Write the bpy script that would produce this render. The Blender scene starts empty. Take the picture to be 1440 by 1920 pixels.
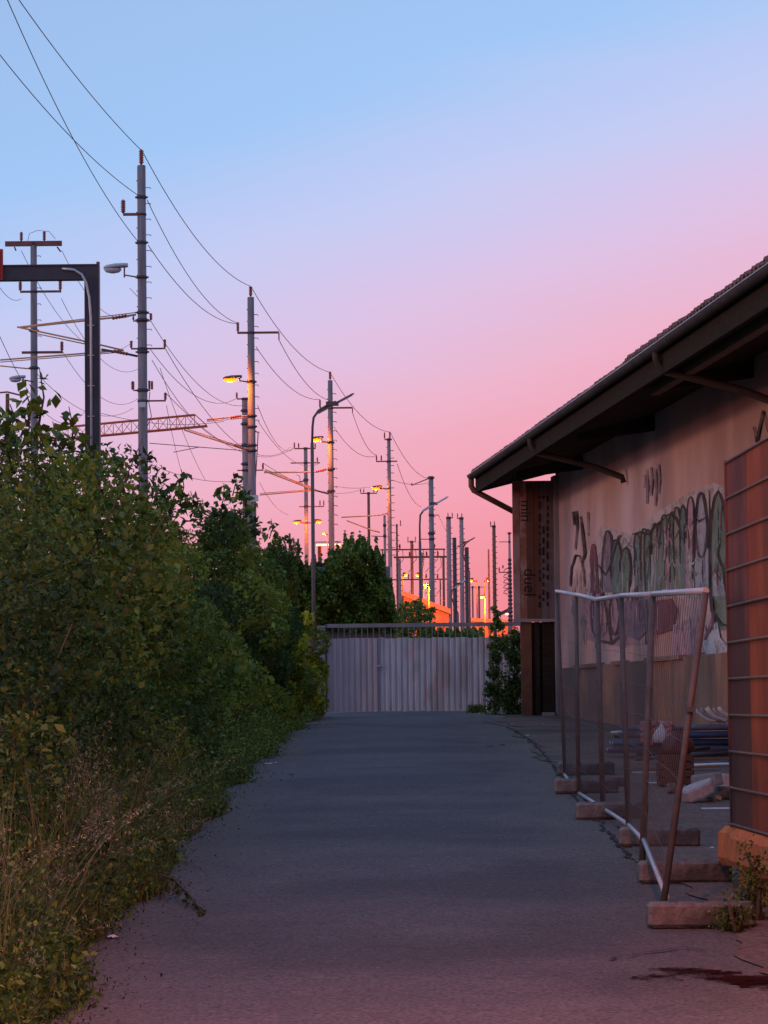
import bpy, math, random
import numpy as np
from mathutils import Vector, Matrix

# ------------------------------------------------------------------ camera, sky, sun, exposure
SC = bpy.context.scene
COL = SC.collection
F = 6000.0                       # focal length in photograph pixels (1440 x 1920)
CAM = Vector((0.0, 0.0, 1.6))
PITCH = math.atan(365.0 / F)
ROLL = math.radians(-0.6)
cam = bpy.data.cameras.new('camera')
cam.sensor_fit = 'VERTICAL'; cam.sensor_height = 36.0; cam.lens = F / 1920.0 * 36.0
cam.clip_start = 0.1; cam.clip_end = 6000.0
camo = bpy.data.objects.new('camera', cam); COL.objects.link(camo)
RM = (Matrix.Rotation(math.pi / 2 + PITCH, 4, 'X') @ Matrix.Rotation(ROLL, 4, 'Z'))
camo.matrix_world = Matrix.Translation(CAM) @ RM
SC.camera = camo
R3 = RM.to_3x3()

def lin(c):
    return tuple((v / 255.0 / 12.92) if v / 255.0 < 0.04045 else ((v / 255.0 + 0.055) / 1.055) ** 2.4 for v in c)

SUN_AZ = math.radians(-104)      # measured from +Y towards +X: low in the west, beyond the hedge
SUN_EL = math.radians(9.0)
world = bpy.data.worlds.new('World'); SC.world = world; world.use_nodes = True
nt = world.node_tree; nt.nodes.clear()
wo = nt.nodes.new('ShaderNodeOutputWorld'); bg = nt.nodes.new('ShaderNodeBackground')
tc = nt.nodes.new('ShaderNodeTexCoord'); sx = nt.nodes.new('ShaderNodeSeparateXYZ')
nt.links.new(tc.outputs['Generated'], sx.inputs[0])
def wmath(op, a, b=None, clamp=False):
    n = nt.nodes.new('ShaderNodeMath'); n.operation = op; n.use_clamp = clamp
    for i, v in enumerate((a, b)):
        if v is None: continue
        if isinstance(v, (int, float)): n.inputs[i].default_value = v
        else: nt.links.new(v, n.inputs[i])
    return n.outputs[0]
xs = wmath('MULTIPLY', sx.outputs['X'], 0.30)
xs = wmath('MINIMUM', wmath('MAXIMUM', xs, -0.05), 0.05)
wmap = nt.nodes.new('ShaderNodeMapping'); wmap.inputs['Scale'].default_value = (5, 5, 26); nt.links.new(tc.outputs['Generated'], wmap.inputs[0])
wnz = nt.nodes.new('ShaderNodeTexNoise'); wnz.inputs['Scale'].default_value = 1.6; wnz.inputs['Detail'].default_value = 5; nt.links.new(wmap.outputs[0], wnz.inputs['Vector'])
tt = wmath('ADD', wmath('SUBTRACT', sx.outputs['Z'], xs), wmath('MULTIPLY', wmath('SUBTRACT', wnz.outputs[0], 0.5), 0.018))
tt = wmath('MULTIPLY', wmath('ADD', tt, 0.09), 1.0 / 0.69, True)
ramp = nt.nodes.new('ShaderNodeValToRGB'); nt.links.new(tt, ramp.inputs[0])
stops = [(-0.09, (239, 118, 112)), (-0.02, (240, 123, 133)), (0.03, (240, 137, 154)), (0.06, (240, 155, 176)), (0.09, (234, 174, 200)),
         (0.12, (219, 188, 224)), (0.155, (193, 199, 240)), (0.195, (158, 195, 243)), (0.26, (134, 186, 243)), (0.60, (124, 110, 144))]
el = ramp.color_ramp.elements
for i, (p, c) in enumerate(stops):
    e = el[i] if i < 2 else el.new(0.5)
    e.position = (p + 0.09) / 0.69; e.color = (*lin(c), 1)
el[0].position = 0.0
nish = nt.nodes.new('ShaderNodeTexSky'); nish.sky_type = 'NISHITA'; nish.sun_disc = False
nish.sun_elevation = SUN_EL; nish.sun_rotation = SUN_AZ
mixn = nt.nodes.new('ShaderNodeMixRGB'); mixn.blend_type = 'ADD'; mixn.inputs[0].default_value = 0.012
nt.links.new(ramp.outputs[0], mixn.inputs[1]); nt.links.new(nish.outputs[0], mixn.inputs[2])
nt.links.new(mixn.outputs[0], bg.inputs[0]); bg.inputs[1].default_value = 1.0
nt.links.new(bg.outputs[0], wo.inputs[0])

sun = bpy.data.lights.new('sun', 'SUN'); sun.energy = 0.55; sun.angle = math.radians(6); sun.color = (1.0, 0.52, 0.36)
suno = bpy.data.objects.new('sun', sun); COL.objects.link(suno)
sdir = Vector((math.sin(SUN_AZ) * math.cos(SUN_EL), math.cos(SUN_AZ) * math.cos(SUN_EL), math.sin(SUN_EL)))
suno.rotation_euler = sdir.to_track_quat('Z', 'Y').to_euler()
SC.view_settings.view_transform = 'Standard'; SC.view_settings.look = 'None'
SC.view_settings.exposure = 0.0; SC.view_settings.gamma = 1.0; SC.view_settings.use_curve_mapping = False
SC.render.engine = 'CYCLES'
SC.cycles.max_bounces = 6; SC.cycles.transparent_max_bounces = 8
SC.cycles.use_denoising = True

# ------------------------------------------------------------------ helpers
rnd = random.Random(7)
RNG = np.random.default_rng(11)
_GY = [-50, 0, 12, 16, 20, 34, 50, 71, 90, 6000]
_GZ = [0.0, 0.0, 0.02, 0.11, 0.25, 0.73, 1.06, 1.45, 1.5, 1.5]
def G(y): return float(np.interp(y, _GY, _GZ))
def ray(x, y): return R3 @ Vector(((x - 720) / F, (960 - y) / F, -1.0))
def P(x, y, Y):
    """the point at world distance Y seen at photograph pixel (x, y)"""
    d = ray(x, y); return CAM + d * (Y / d.y)
def PG(x, y):
    """the ground point seen at pixel (x, y)"""
    lo, hi = 5.0, 85.0
    d = ray(x, y)
    for _ in range(60):
        m = 0.5 * (lo + hi); p = CAM + d * (m / d.y)
        if p.z > G(m): lo = m
        else: hi = m
    return CAM + d * (lo / d.y)

BASE = {}
_mats = {}
def mat(name, c1, c2=None, scale=3.0, rough=0.8, bump=0.0, metal=0.0, bscale=None, stretch=(1, 1, 1), spec=0.3, detail=6.0, lo=0.35, hi=0.65, c3=None, s3=0.3):
    if name in _mats: return _mats[name]
    m = bpy.data.materials.new(name); m.use_nodes = True; _mats[name] = m
    t = m.node_tree; b = t.nodes['Principled BSDF']
    b.inputs['Roughness'].default_value = rough; b.inputs['Metallic'].default_value = metal
    b.inputs['Specular IOR Level'].default_value = spec
    b.inputs['Base Color'].default_value = (*c1, 1)
    co = t.nodes.new('ShaderNodeTexCoord'); mp = t.nodes.new('ShaderNodeMapping'); mp.inputs['Scale'].default_value = stretch
    t.links.new(co.outputs['Object'], mp.inputs[0])
    if c2 is not None:
        n = t.nodes.new('ShaderNodeTexNoise'); n.inputs['Scale'].default_value = scale; n.inputs['Detail'].default_value = detail
        n.inputs['Roughness'].default_value = 0.65
        r = t.nodes.new('ShaderNodeValToRGB'); r.color_ramp.elements[0].position = lo; r.color_ramp.elements[1].position = hi
        r.color_ramp.elements[0].color = (*c1, 1); r.color_ramp.elements[1].color = (*c2, 1)
        t.links.new(mp.outputs[0], n.inputs['Vector']); t.links.new(n.outputs[0], r.inputs[0])
        out = r.outputs[0]
        if c3 is not None:
            n3 = t.nodes.new('ShaderNodeTexNoise'); n3.inputs['Scale'].default_value = s3; n3.inputs['Detail'].default_value = 4
            r3 = t.nodes.new('ShaderNodeValToRGB'); r3.color_ramp.elements[0].position = 0.48; r3.color_ramp.elements[1].position = 0.6
            t.links.new(mp.outputs[0], n3.inputs['Vector']); t.links.new(n3.outputs[0], r3.inputs[0])
            mx = t.nodes.new('ShaderNodeMixRGB'); t.links.new(r3.outputs[0], mx.inputs[0]); t.links.new(out, mx.inputs[1]); mx.inputs[2].default_value = (*c3, 1)
            out = mx.outputs[0]
        t.links.new(out, b.inputs['Base Color'])
    if bump:
        n2 = t.nodes.new('ShaderNodeTexNoise'); n2.inputs['Scale'].default_value = bscale or scale * 6; n2.inputs['Detail'].default_value = 5
        bp = t.nodes.new('ShaderNodeBump'); bp.inputs['Strength'].default_value = bump; bp.inputs['Distance'].default_value = 0.02
        t.links.new(mp.outputs[0], n2.inputs['Vector']); t.links.new(n2.outputs[0], bp.inputs['Height']); t.links.new(bp.outputs[0], b.inputs['Normal'])
    return m
def leafmat(name, ca, cb, cc, trans=0.25, rough=0.55):
    m = bpy.data.materials.new(name); m.use_nodes = True; t = m.node_tree; b = t.nodes['Principled BSDF']
    a = t.nodes.new('ShaderNodeAttribute'); a.attribute_name = 'tone'
    r = t.nodes.new('ShaderNodeValToRGB'); e = r.color_ramp.elements
    e[0].color = (*ca, 1); e[1].color = (*cc, 1); k = e.new(0.55); k.color = (*cb, 1)
    t.links.new(a.outputs['Fac'], r.inputs[0]); t.links.new(r.outputs[0], b.inputs['Base Color'])
    b.inputs['Roughness'].default_value = rough; b.inputs['Specular IOR Level'].default_value = 0.25
    tr = t.nodes.new('ShaderNodeBsdfTranslucent'); t.links.new(r.outputs[0], tr.inputs[0])
    mx = t.nodes.new('ShaderNodeMixShader'); mx.inputs[0].default_value = trans
    o = t.nodes['Material Output']
    t.links.new(b.outputs[0], mx.inputs[1]); t.links.new(tr.outputs[0], mx.inputs[2]); t.links.new(mx.outputs[0], o.inputs[0])
    _mats[name] = m
    return m
def emit(name, c, s):
    if name in _mats: return _mats[name]
    m = bpy.data.materials.new(name); m.use_nodes = True; t = m.node_tree; b = t.nodes['Principled BSDF']
    b.inputs['Base Color'].default_value = (*c, 1); b.inputs['Emission Color'].default_value = (*c, 1); b.inputs['Emission Strength'].default_value = s
    _mats[name] = m
    return m

def tag(o, label=None, cat=None, group=None, kind=None):
    if label: o['label'] = label
    if cat: o['category'] = cat
    if group: o['group'] = group
    if kind: o['kind'] = kind
    return o
def thing(name, loc, label, cat, group=None):
    o = bpy.data.objects.new(name, None); COL.objects.link(o); o.location = loc; BASE[o] = Vector(loc); o.empty_display_size = 0.2
    return tag(o, label, cat, group)

class MB:
    def __init__(s): s.v = []; s.f = []; s.sm = []
    def quad(s, a, b, c, d, smooth=False):
        n = len(s.v); s.v += [Vector(a), Vector(b), Vector(c), Vector(d)]; s.f.append((n, n + 1, n + 2, n + 3)); s.sm.append(smooth); return s
    def poly(s, pts):
        n = len(s.v); s.v += [Vector(p) for p in pts]; s.f.append(tuple(range(n, n + len(pts)))); s.sm.append(False); return s
    def hexa(s, p):          # 8 corners: bottom 4, top 4
        n = len(s.v); s.v += [Vector(q) for q in p]
        for q in ((0, 3, 2, 1), (4, 5, 6, 7), (0, 1, 5, 4), (1, 2, 6, 5), (2, 3, 7, 6), (3, 0, 4, 7)):
            s.f.append(tuple(n + i for i in q)); s.sm.append(False)
        return s
    def box(s, c, size, rot=None):
        c = Vector(c); h = Vector(size) * 0.5; p = []
        for z in (-1, 1):
            for (x, y) in ((-1, -1), (1, -1), (1, 1), (-1, 1)):
                q = Vector((x * h.x, y * h.y, z * h.z))
                if rot is not None: q = rot @ q
                p.append(c + q)
        return s.hexa(p)
    def bbox(s, c, size, bev, rot=None):   # box with chamfered vertical-ish edges on all sides (cheap bevel)
        c = Vector(c); h = Vector(size) * 0.5; rings = []
        for (zz, ins) in ((-h.z, bev), (-h.z + bev, 0), (h.z - bev, 0), (h.z, bev)):
            ring = []
            for (x, y) in ((-1, -1), (1, -1), (1, 1), (-1, 1)):
                for (ax, ay) in (((0, 1), (1, 0)) if x * y > 0 else ((1, 0), (0, 1))):
                    q = Vector((x * (h.x - ins - bev * ax), y * (h.y - ins - bev * ay), zz))
                    if rot is not None: q = rot @ q
                    ring.append(c + q)
            rings.append(ring)
        return s.loft(rings, True, False)
    def loft(s, rings, cap=True, smooth=True):
        n0 = len(s.v); k = len(rings[0])
        for r in rings: s.v += [Vector(p) for p in r]
        for i in range(len(rings) - 1):
            for j in range(k):
                a = n0 + i * k + j; b = n0 + i * k + (j + 1) % k
                s.f.append((a, b, b + k, a + k)); s.sm.append(smooth)
        if cap:
            s.f.append(tuple(n0 + j for j in reversed(range(k)))); s.sm.append(False)
            e = n0 + (len(rings) - 1) * k; s.f.append(tuple(e + j for j in range(k))); s.sm.append(False)
        return s
    def tube(s, pts, r, n=8, smooth=True):
        pts = [Vector(p) for p in pts]; rr = r if isinstance(r, (list, tuple)) else [r] * len(pts); rings = []
        up = Vector((0.13, 0.21, 0.97))
        for i, p in enumerate(pts):
            d = (pts[min(i + 1, len(pts) - 1)] - pts[max(i - 1, 0)]).normalized()
            if i == 0:
                a = d.cross(up)
                if a.length < 1e-3: a = d.cross(Vector((1, 0, 0)))
            else: a = a - d * a.dot(d)
            a.normalize(); b = d.cross(a)
            rings.append([p + (a * math.cos(2 * math.pi * j / n) + b * math.sin(2 * math.pi * j / n)) * rr[i] for j in range(n)])
        return s.loft(rings, True, smooth)
    def build(s, name, m, parent=None, base=None):
        me = bpy.data.meshes.new(name)
        b = BASE[parent] if parent is not None else Vector(base if base is not None else (0, 0, 0))
        me.from_pydata([tuple(v - b) for v in s.v], [], s.f); me.polygons.foreach_set('use_smooth', s.sm)
        me.materials.append(m); me.update()
        o = bpy.data.objects.new(name, me); COL.objects.link(o)
        if parent is not None: o.parent = parent
        else: o.location = b
        BASE[o] = b
        return o

def inst(name, me, world, scale, parent, rot=None):
    o = bpy.data.objects.new(name, me); COL.objects.link(o); o.parent = parent
    o.location = Vector(world) - BASE[parent]; o.scale = scale
    if rot: o.rotation_euler = rot
    BASE[o] = BASE[parent]
    return o

def leaf_object(name, pts, size, m, parent=None, base=None, up=0.35, aspect=0.55, tone=None, droop=0.0):
    """many small folded leaves, one quad each, gathered into one crown"""
    pts = np.asarray(pts, float); n = len(pts)
    size = np.broadcast_to(np.asarray(size, float), (n,)) * RNG.uniform(0.65, 1.3, n)
    ax = RNG.normal(size=(n, 3)); ax[:, 2] -= droop; ax /= np.linalg.norm(ax, axis=1, keepdims=True)
    nr = RNG.normal(size=(n, 3)); nr[:, 2] += up * 3
    sd = np.cross(ax, nr); sd /= np.linalg.norm(sd, axis=1, keepdims=True) + 1e-9
    nn = np.cross(sd, ax)
    L = size[:, None]; W = L * aspect * 0.5
    v = np.empty((n, 4, 3))
    v[:, 0] = pts - ax * L * 0.5
    v[:, 1] = pts - sd * W + nn * L * 0.08
    v[:, 2] = pts + ax * L * 0.5 - nn * L * 0.10
    v[:, 3] = pts + sd * W + nn * L * 0.08
    b = BASE[parent] if parent is not None else Vector(base or (0, 0, 0))
    v -= np.array(b)
    me = bpy.data.meshes.new(name)
    me.vertices.add(n * 4); me.vertices.foreach_set('co', v.reshape(-1).astype(np.float32))
    me.loops.add(n * 4); me.loops.foreach_set('vertex_index', np.arange(n * 4, dtype=np.int32))
    me.polygons.add(n); me.polygons.foreach_set('loop_start', np.arange(0, n * 4, 4, dtype=np.int32)); me.polygons.foreach_set('loop_total', np.full(n, 4, np.int32))
    at = me.attributes.new('tone', 'FLOAT', 'FACE')
    tn = RNG.uniform(0, 1, n) if tone is None else np.clip(tone + RNG.normal(0, 0.18, n), 0, 1)
    at.data.foreach_set('value', tn.astype(np.float32))
    me.materials.append(m); me.update(calc_edges=True); me.validate()
    o = bpy.data.objects.new(name, me); COL.objects.link(o)
    if parent is not None: o.parent = parent
    else: o.location = b
    BASE[o] = b
    return o

# ------------------------------------------------------------------ materials
M_ASPH = mat('asphalt', (0.108, 0.078, 0.080), (0.146, 0.107, 0.107), 0.9, 0.85, 0.6, bscale=90, spec=0.3, lo=0.3, hi=0.7, c3=(0.090, 0.066, 0.069), s3=0.35)
def speckle(m, scale, amt):
    t = m.node_tree; b = t.nodes['Principled BSDF']; src = b.inputs['Base Color'].links[0].from_socket
    co = t.nodes.new('ShaderNodeTexCoord'); v = t.nodes.new('ShaderNodeTexNoise'); v.inputs['Scale'].default_value = scale; v.inputs['Detail'].default_value = 3
    t.links.new(co.outputs['Object'], v.inputs['Vector'])
    mr = t.nodes.new('ShaderNodeMapRange'); mr.inputs[1].default_value = .3; mr.inputs[2].default_value = .7; mr.inputs[3].default_value = 1 - amt; mr.inputs[4].default_value = 1 + amt
    t.links.new(v.outputs[0], mr.inputs[0]); mx = t.nodes.new('ShaderNodeVectorMath'); mx.operation = 'SCALE'
    t.links.new(src, mx.inputs[0]); t.links.new(mr.outputs[0], mx.inputs['Scale']); t.links.new(mx.outputs[0], b.inputs['Base Color'])
def dusty(m, cd):
    t = m.node_tree; b = t.nodes['Principled BSDF']; src = b.inputs['Base Color'].links[0].from_socket; co = t.nodes.new('ShaderNodeTexCoord'); sp_ = t.nodes.new('ShaderNodeSeparateXYZ'); t.links.new(co.outputs['Object'], sp_.inputs[0])
    mp = t.nodes.new('ShaderNodeMapping'); mp.inputs['Scale'].default_value = (1.6, .45, 1); t.links.new(co.outputs['Object'], mp.inputs[0]); n = t.nodes.new('ShaderNodeTexNoise'); n.inputs['Scale'].default_value = 1.1; n.inputs['Detail'].default_value = 7; t.links.new(mp.outputs[0], n.inputs['Vector'])
    def mm(op, a, c, clamp=False):
        q = t.nodes.new('ShaderNodeMath'); q.operation = op; q.use_clamp = clamp
        for i, v in enumerate((a, c)):
            if isinstance(v, (int, float)): q.inputs[i].default_value = v
            else: t.links.new(v, q.inputs[i])
        return q.outputs[0]
    d = mm('ABSOLUTE', mm('SUBTRACT', sp_.outputs['X'], .1), 0); f_ = mm('ADD', mm('MULTIPLY', mm('SUBTRACT', d, 1.05), 1.1), mm('MULTIPLY', mm('SUBTRACT', n.outputs[0], .5), 1.9)); f_ = mm('MULTIPLY', mm('MAXIMUM', f_, 0), .85, True)
    mx = t.nodes.new('ShaderNodeMixRGB'); t.links.new(f_, mx.inputs[0]); t.links.new(src, mx.inputs[1]); mx.inputs[2].default_value = (*cd, 1); t.links.new(mx.outputs[0], b.inputs['Base Color'])
dusty(M_ASPH, (.16, .112, .094)); speckle(M_ASPH, 42, .5); speckle(M_ASPH, 11, .10)
M_SOIL = mat('soil', (0.07, 0.06, 0.05), (0.12, 0.10, 0.08), 0.8, 0.95, 0.6, bscale=20)
M_CONC = mat('weathered_concrete', (0.22, 0.215, 0.215), (0.33, 0.32, 0.31), 5.0, 0.9, 0.25, bscale=40)
M_POLE = mat('pole_concrete', (0.17, 0.16, 0.175), (0.31, 0.295, 0.31), 1.2, 0.9, 0.1, stretch=(5, 5, 0.5), spec=.1)
M_STEEL = mat('dark_painted_steel', (0.035, 0.035, 0.05), (0.06, 0.058, 0.07), 2.0, 0.5, spec=0.4)
M_GALV = mat('galvanised_steel', (0.42, 0.42, 0.44), (0.52, 0.52, 0.53), 6.0, 0.42, metal=0.6)
M_RUSTY = mat('rusty_steel', (0.16, 0.06, 0.035), (0.26, 0.12, 0.07), 5.0, 0.7)
M_INS = mat('brown_glazed_insulator', (0.22, 0.035, 0.02), (0.30, 0.055, 0.03), 6.0, 0.45, spec=0.5)
M_ARM = mat('weathered_arm_steel', (0.17, 0.07, 0.055), (0.26, 0.11, 0.08), 4.0, 0.7)
M_TUBE = mat('lamp_tinted_tube', (0.52, 0.27, 0.15), (0.6, 0.36, 0.22), 4.0, 0.5)  # reddish brown tube with the lamps' orange glow put into its colour
M_WIRE = mat('oxidised_wire', (0.22, 0.17, 0.18), None, rough=0.7)
M_LAMPG = mat('lamp_housing_grey', (0.40, 0.44, 0.47), (0.46, 0.5, 0.53), 3.0, 0.45)
M_SOD = emit('lit_sodium_glass', (1.0, 0.19, 0.006), 3.6)
M_WHITEL = emit('lit_platform_glass', (1.0, 0.62, 0.38), 2.0)
M_PLAST = mat('light_tinted_plaster', (0.60, 0.425, 0.425), (0.72, 0.54, 0.54), .5, 0.95, 0.3, bscale=14, c3=(0.66, 0.40, 0.33), s3=0.16, spec=.1)  # orange patches put the warm light on the wall into its colour
M_PLINTH = mat('brown_plinth_render', (0.24, 0.12, 0.075), (0.38, 0.205, 0.13), 2.2, 0.95, 0.45, bscale=12, stretch=(1, 1, 0.35), c3=(0.15, 0.10, 0.08), s3=0.35)
M_TIMB = mat('dark_weathered_timber', (0.028, 0.021, 0.016), (0.05, 0.037, 0.028), 3.0, 1.0, 0.3, stretch=(1, 6, 6), spec=0.05)
M_TILE = mat('clay_roof_tile', (0.16, 0.065, 0.045), (0.24, 0.11, 0.075), 2.0, 0.85)
M_GUT = mat('zinc_gutter', (0.045, 0.038, 0.032), (0.075, 0.062, 0.05), 2.0, 0.7, spec=.15)
M_CONT = mat('maroon_corrugated_paint', (0.125, 0.040, 0.034), (0.21, 0.068, 0.052), 2.5, 0.85, 0.4, bscale=9, stretch=(1, 1, 0.5), c3=(.09, .045, .038), s3=1.1, spec=.15)
M_CONT2 = mat('rust_orange_paint', (0.24, 0.055, 0.026), (0.35, 0.09, 0.04), 2.5, 0.85, 0.4, bscale=9, stretch=(1, 1, 0.5), c3=(.17, .055, .03), s3=1.1, spec=.15)
M_BLUE = mat('blue_steel_profile', (0.03, 0.055, 0.13), (0.05, 0.08, 0.17), 3.0, 0.5, spec=0.45)
M_WHITE = mat('dirty_white_plastic', (0.55, 0.5, 0.48), (0.68, 0.63, 0.6), 5.0, 0.5)
M_BARK = mat('bark', (0.06, 0.045, 0.032), (0.1, 0.075, 0.05), 8.0, 0.9, 0.4)
L_MID = leafmat('leaf_mixed_green', (0.028, 0.056, 0.011), (0.100, 0.160, 0.024), (0.26, 0.32, 0.042), .3)
L_OLIVE = leafmat('leaf_olive', (0.034, 0.058, 0.011), (0.110, 0.152, 0.022), (0.25, 0.28, 0.038), .3)
L_DARK = leafmat('leaf_dark', (0.022, 0.044, 0.011), (0.072, 0.118, 0.022), (0.17, 0.215, 0.034), .3)
L_YEL = leafmat('leaf_yellow_green', (0.10, 0.13, 0.010), (0.31, 0.33, 0.020), (0.52, 0.48, 0.034), .35)
L_GRASS = leafmat('grass_blade', (0.05, 0.062, 0.016), (0.105, 0.115, 0.03), (0.20, 0.17, 0.06), 0.2)
M_TWIG = mat('pale_twig', (0.10, 0.08, 0.055), (0.17, 0.13, 0.09), 9, .9)
L_LITTER = leafmat('dead_leaf', (0.03, 0.022, 0.014), (0.07, 0.048, 0.03), (0.13, 0.10, 0.06), .05, .9)
L_SEED = leafmat('dry_seed_head', (0.20, 0.15, 0.10), (0.34, 0.27, 0.18), (0.5, 0.40, 0.28), 0.2, 0.8)

# ------------------------------------------------------------------ ground, road
def sheet(name, xs, ys, zoff, m):
    me = bpy.data.meshes.new(name); nx, ny = len(xs), len(ys)
    v = [(x, y, G(y) + zoff) for y in ys for x in xs]
    f = [(j * nx + i, j * nx + i + 1, (j + 1) * nx + i + 1, (j + 1) * nx + i) for j in range(ny - 1) for i in range(nx - 1)]
    me.from_pydata(v, [], f); me.materials.append(m); me.polygons.foreach_set('use_smooth', [True] * len(f)); me.update()
    o = bpy.data.objects.new(name, me); COL.objects.link(o); BASE[o] = Vector((0, 0, 0)); return o
ys = sorted(set(list(np.arange(-40, 92, 1.0)) + [12, 16, 20, 34, 50, 71, 90, 110, 150, 250, 500, 1200, 3500]))
tag(sheet('ground', [-2500, -300, -40, -10, -1.5, 8, 40, 300, 2500], ys, -0.02, M_SOIL), kind='structure')
# asphalt with a ragged verge on the hedge side
me = bpy.data.meshes.new('road'); v = []; f = []; yy = np.arange(-30, 77.01, 0.25)
for i, y in enumerate(yy):
    xl = -1.78 + 0.09 * math.sin(y * 0.9) + 0.06 * math.sin(y * 2.3 + 1) + 0.04 * rnd.uniform(-1, 1) + (0.4 * max(0, (y - 55) / 20))
    for x in (xl, -0.6, 0.8, 9.5): v.append((x, y, G(y) + 0.004 + (0.03 if -1 < x < 1 else 0)))
for i in range(len(yy) - 1):
    for k in range(3): f.append((i * 4 + k, i * 4 + k + 1, i * 4 + k + 5, i * 4 + k + 4))
me.from_pydata(v, [], f); me.polygons.foreach_set('use_smooth', [True] * len(f)); me.materials.append(M_ASPH); me.update()
road = bpy.data.objects.new('road', me); COL.objects.link(road); BASE[road] = Vector((0, 0, 0)); tag(road, kind='structure')
def RG(x, y):
    return G(y) + 0.004 + 0.03 * max(0.0, min(1.0, (x + 1.78) / 1.18 if x < -0.6 else (1 if x < 0.8 else 1 - (x - 0.8) / 8.7)))

M_YARD = mat('worn_yard_concrete', (0.15, 0.095, 0.078), (0.22, 0.145, 0.12), 1.4, 0.95, 0.7, bscale=40, lo=.3, hi=.7, c3=(0.11, 0.075, 0.065), s3=.5, spec=.15)
speckle(M_YARD, 24, .4)
me = bpy.data.meshes.new('yard'); v = []; f = []; yy = np.arange(-30, 75.01, 0.2)
for i, y in enumerate(yy):
    xl = 2.02 + .10 * math.sin(y * .7) + .07 * math.sin(y * 1.9 + 2) + .05 * rnd.uniform(-1, 1) + (.25 * max(0, (y - 40) / 20))
    for x in (xl, 9.5): v.append((x, y, RG(x, y) + .005 + (.004 if x < 9 else 0)))
for i in range(len(yy) - 1): f.append((i * 2, i * 2 + 1, i * 2 + 3, i * 2 + 2))
me.from_pydata(v, [], f); me.materials.append(M_YARD); me.update()
yard = bpy.data.objects.new('yard_ground', me); COL.objects.link(yard); BASE[yard] = Vector((0, 0, 0)); tag(yard, kind='structure')
# tar seams and cracks in the asphalt
M_TAR = mat('tar_seam', (.05, .04, .039), (.08, .063, .06), 8, 1.0, spec=.05)
def crack(name, pts, w, seed):
    r = random.Random(seed); mb = MB(); q = [PG(*p) for p in pts]; fine = []
    for a, b in zip(q, q[1:]):
        n = max(3, int((b - a).length / .15))
        for i in range(n): p = a.lerp(b, i / n); fine.append((p.x + r.gauss(0, .02), p.y + r.gauss(0, .05)))
    prev = None
    for (x, y), (x2, y2) in zip(fine, fine[1:]):
        ww = w * r.uniform(.3, 1.2); d = Vector((x2 - x, y2 - y, 0)); d = d.normalized() if d.length > 1e-6 else Vector((1, 0, 0)); s_ = Vector((-d.y, d.x, 0)) * ww
        cur = (Vector((x, y, RG(x, y) + .0125)) - s_, Vector((x, y, RG(x, y) + .0125)) + s_)
        if prev: mb.quad(prev[0], prev[1], cur[1], cur[0])
        prev = cur
    tag(mb.build(name, M_TAR, base=q[0]), kind='structure')
crack('road_crack', [(905, 1356), (955, 1368), (1000, 1398), (1035, 1440), (1078, 1500), (1130, 1560), (1190, 1625)], .018, 1)
crack('road_crack', [(1130, 1812), (1200, 1800), (1290, 1790), (1380, 1788)], .02, 2)

def blob(cx, cy, rx, ry, n, jag, seed, rz=0.0):
    r = random.Random(seed); pts = []
    for i in range(n):
        a = 2 * math.pi * i / n; k = 1 + jag * r.uniform(-1, 1)
        x, y = rx * k * math.cos(a), ry * k * math.sin(a)
        pts.append((cx + x * math.cos(rz) - y * math.sin(rz), cy + x * math.sin(rz) + y * math.cos(rz)))
    return pts
# dark wet stain in front of the container
M_STAIN = mat('wet_stain', (0.022, 0.006, 0.006), (0.04, 0.012, 0.011), 6.0, 1.0, spec=0.0)
mb = MB()
for k, (px, py, rx, ry) in enumerate([(1235, 1846, 0.12, 0.10), (1300, 1836, 0.16, 0.09), (1350, 1842, 0.16, 0.12), (1400, 1850, 0.18, 0.13), (1440, 1852, 0.2, 0.14), (1270, 1830, 0.13, 0.04), (1480, 1858, 0.2, 0.16)]):
    c = PG(px, py)
    mb.poly([(x, y, RG(x, y) + 0.004 + 0.0008 * k) for x, y in blob(c.x, c.y, rx * 1.1, ry * 1.5, 30, 0.30, 40 + k)])
tag(mb.build('wet_stain', M_STAIN, base=PG(1350, 1842)), kind='structure')

# ------------------------------------------------------------------ warehouse
def XE(Y): return 1.90 + 0.078 * (66 - Y)     # eave line
def XW(Y): return 3.55 + 0.078 * (66 - Y)     # wall line
UL = math.hypot(0.078, 1.0); UA = Vector((0.078, -1.0, 0)) / UL      # along the wall, towards the viewer
NO = Vector((-1.0, -0.078, 0)) / UL                                 # out of the wall, towards the road
WC = Vector((3.55, 66.0, 0))
def wp(s, o, z):                 # s metres along the wall from the far corner, o metres out of the wall
    p = WC + UA * s + NO * o; return Vector((p.x, p.y, z))
def W(x, y, off=0.004):          # wall-plane point seen at a pixel
    d = ray(x, y); c = WC + NO * off
    t = (c - CAM).dot(NO) / d.dot(NO); return CAM + d * t
SLEN = 44.0
wh = thing('warehouse', wp(0, 0, G(66)), 'salmon plastered goods shed with deep dark eaves and graffiti along the road', 'warehouse')
def wbox(s0, s1, o0, o1, z0, z1, name, m, parent):
    p = [wp(s0, o0, z0), wp(s1, o0, z0), wp(s1, o1, z0), wp(s0, o1, z0), wp(s0, o0, z1), wp(s1, o0, z1), wp(s1, o1, z1), wp(s0, o1, z1)]
    return MB().hexa(p).build(name, m, parent)
_t = M_PLAST.node_tree; _b = _t.nodes['Principled BSDF']; _src = _b.inputs['Base Color'].links[0].from_socket
_co = _t.nodes.new('ShaderNodeTexCoord'); _mp = _t.nodes.new('ShaderNodeMapping'); _mp.inputs['Scale'].default_value = (.3, .3, .22)
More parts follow.
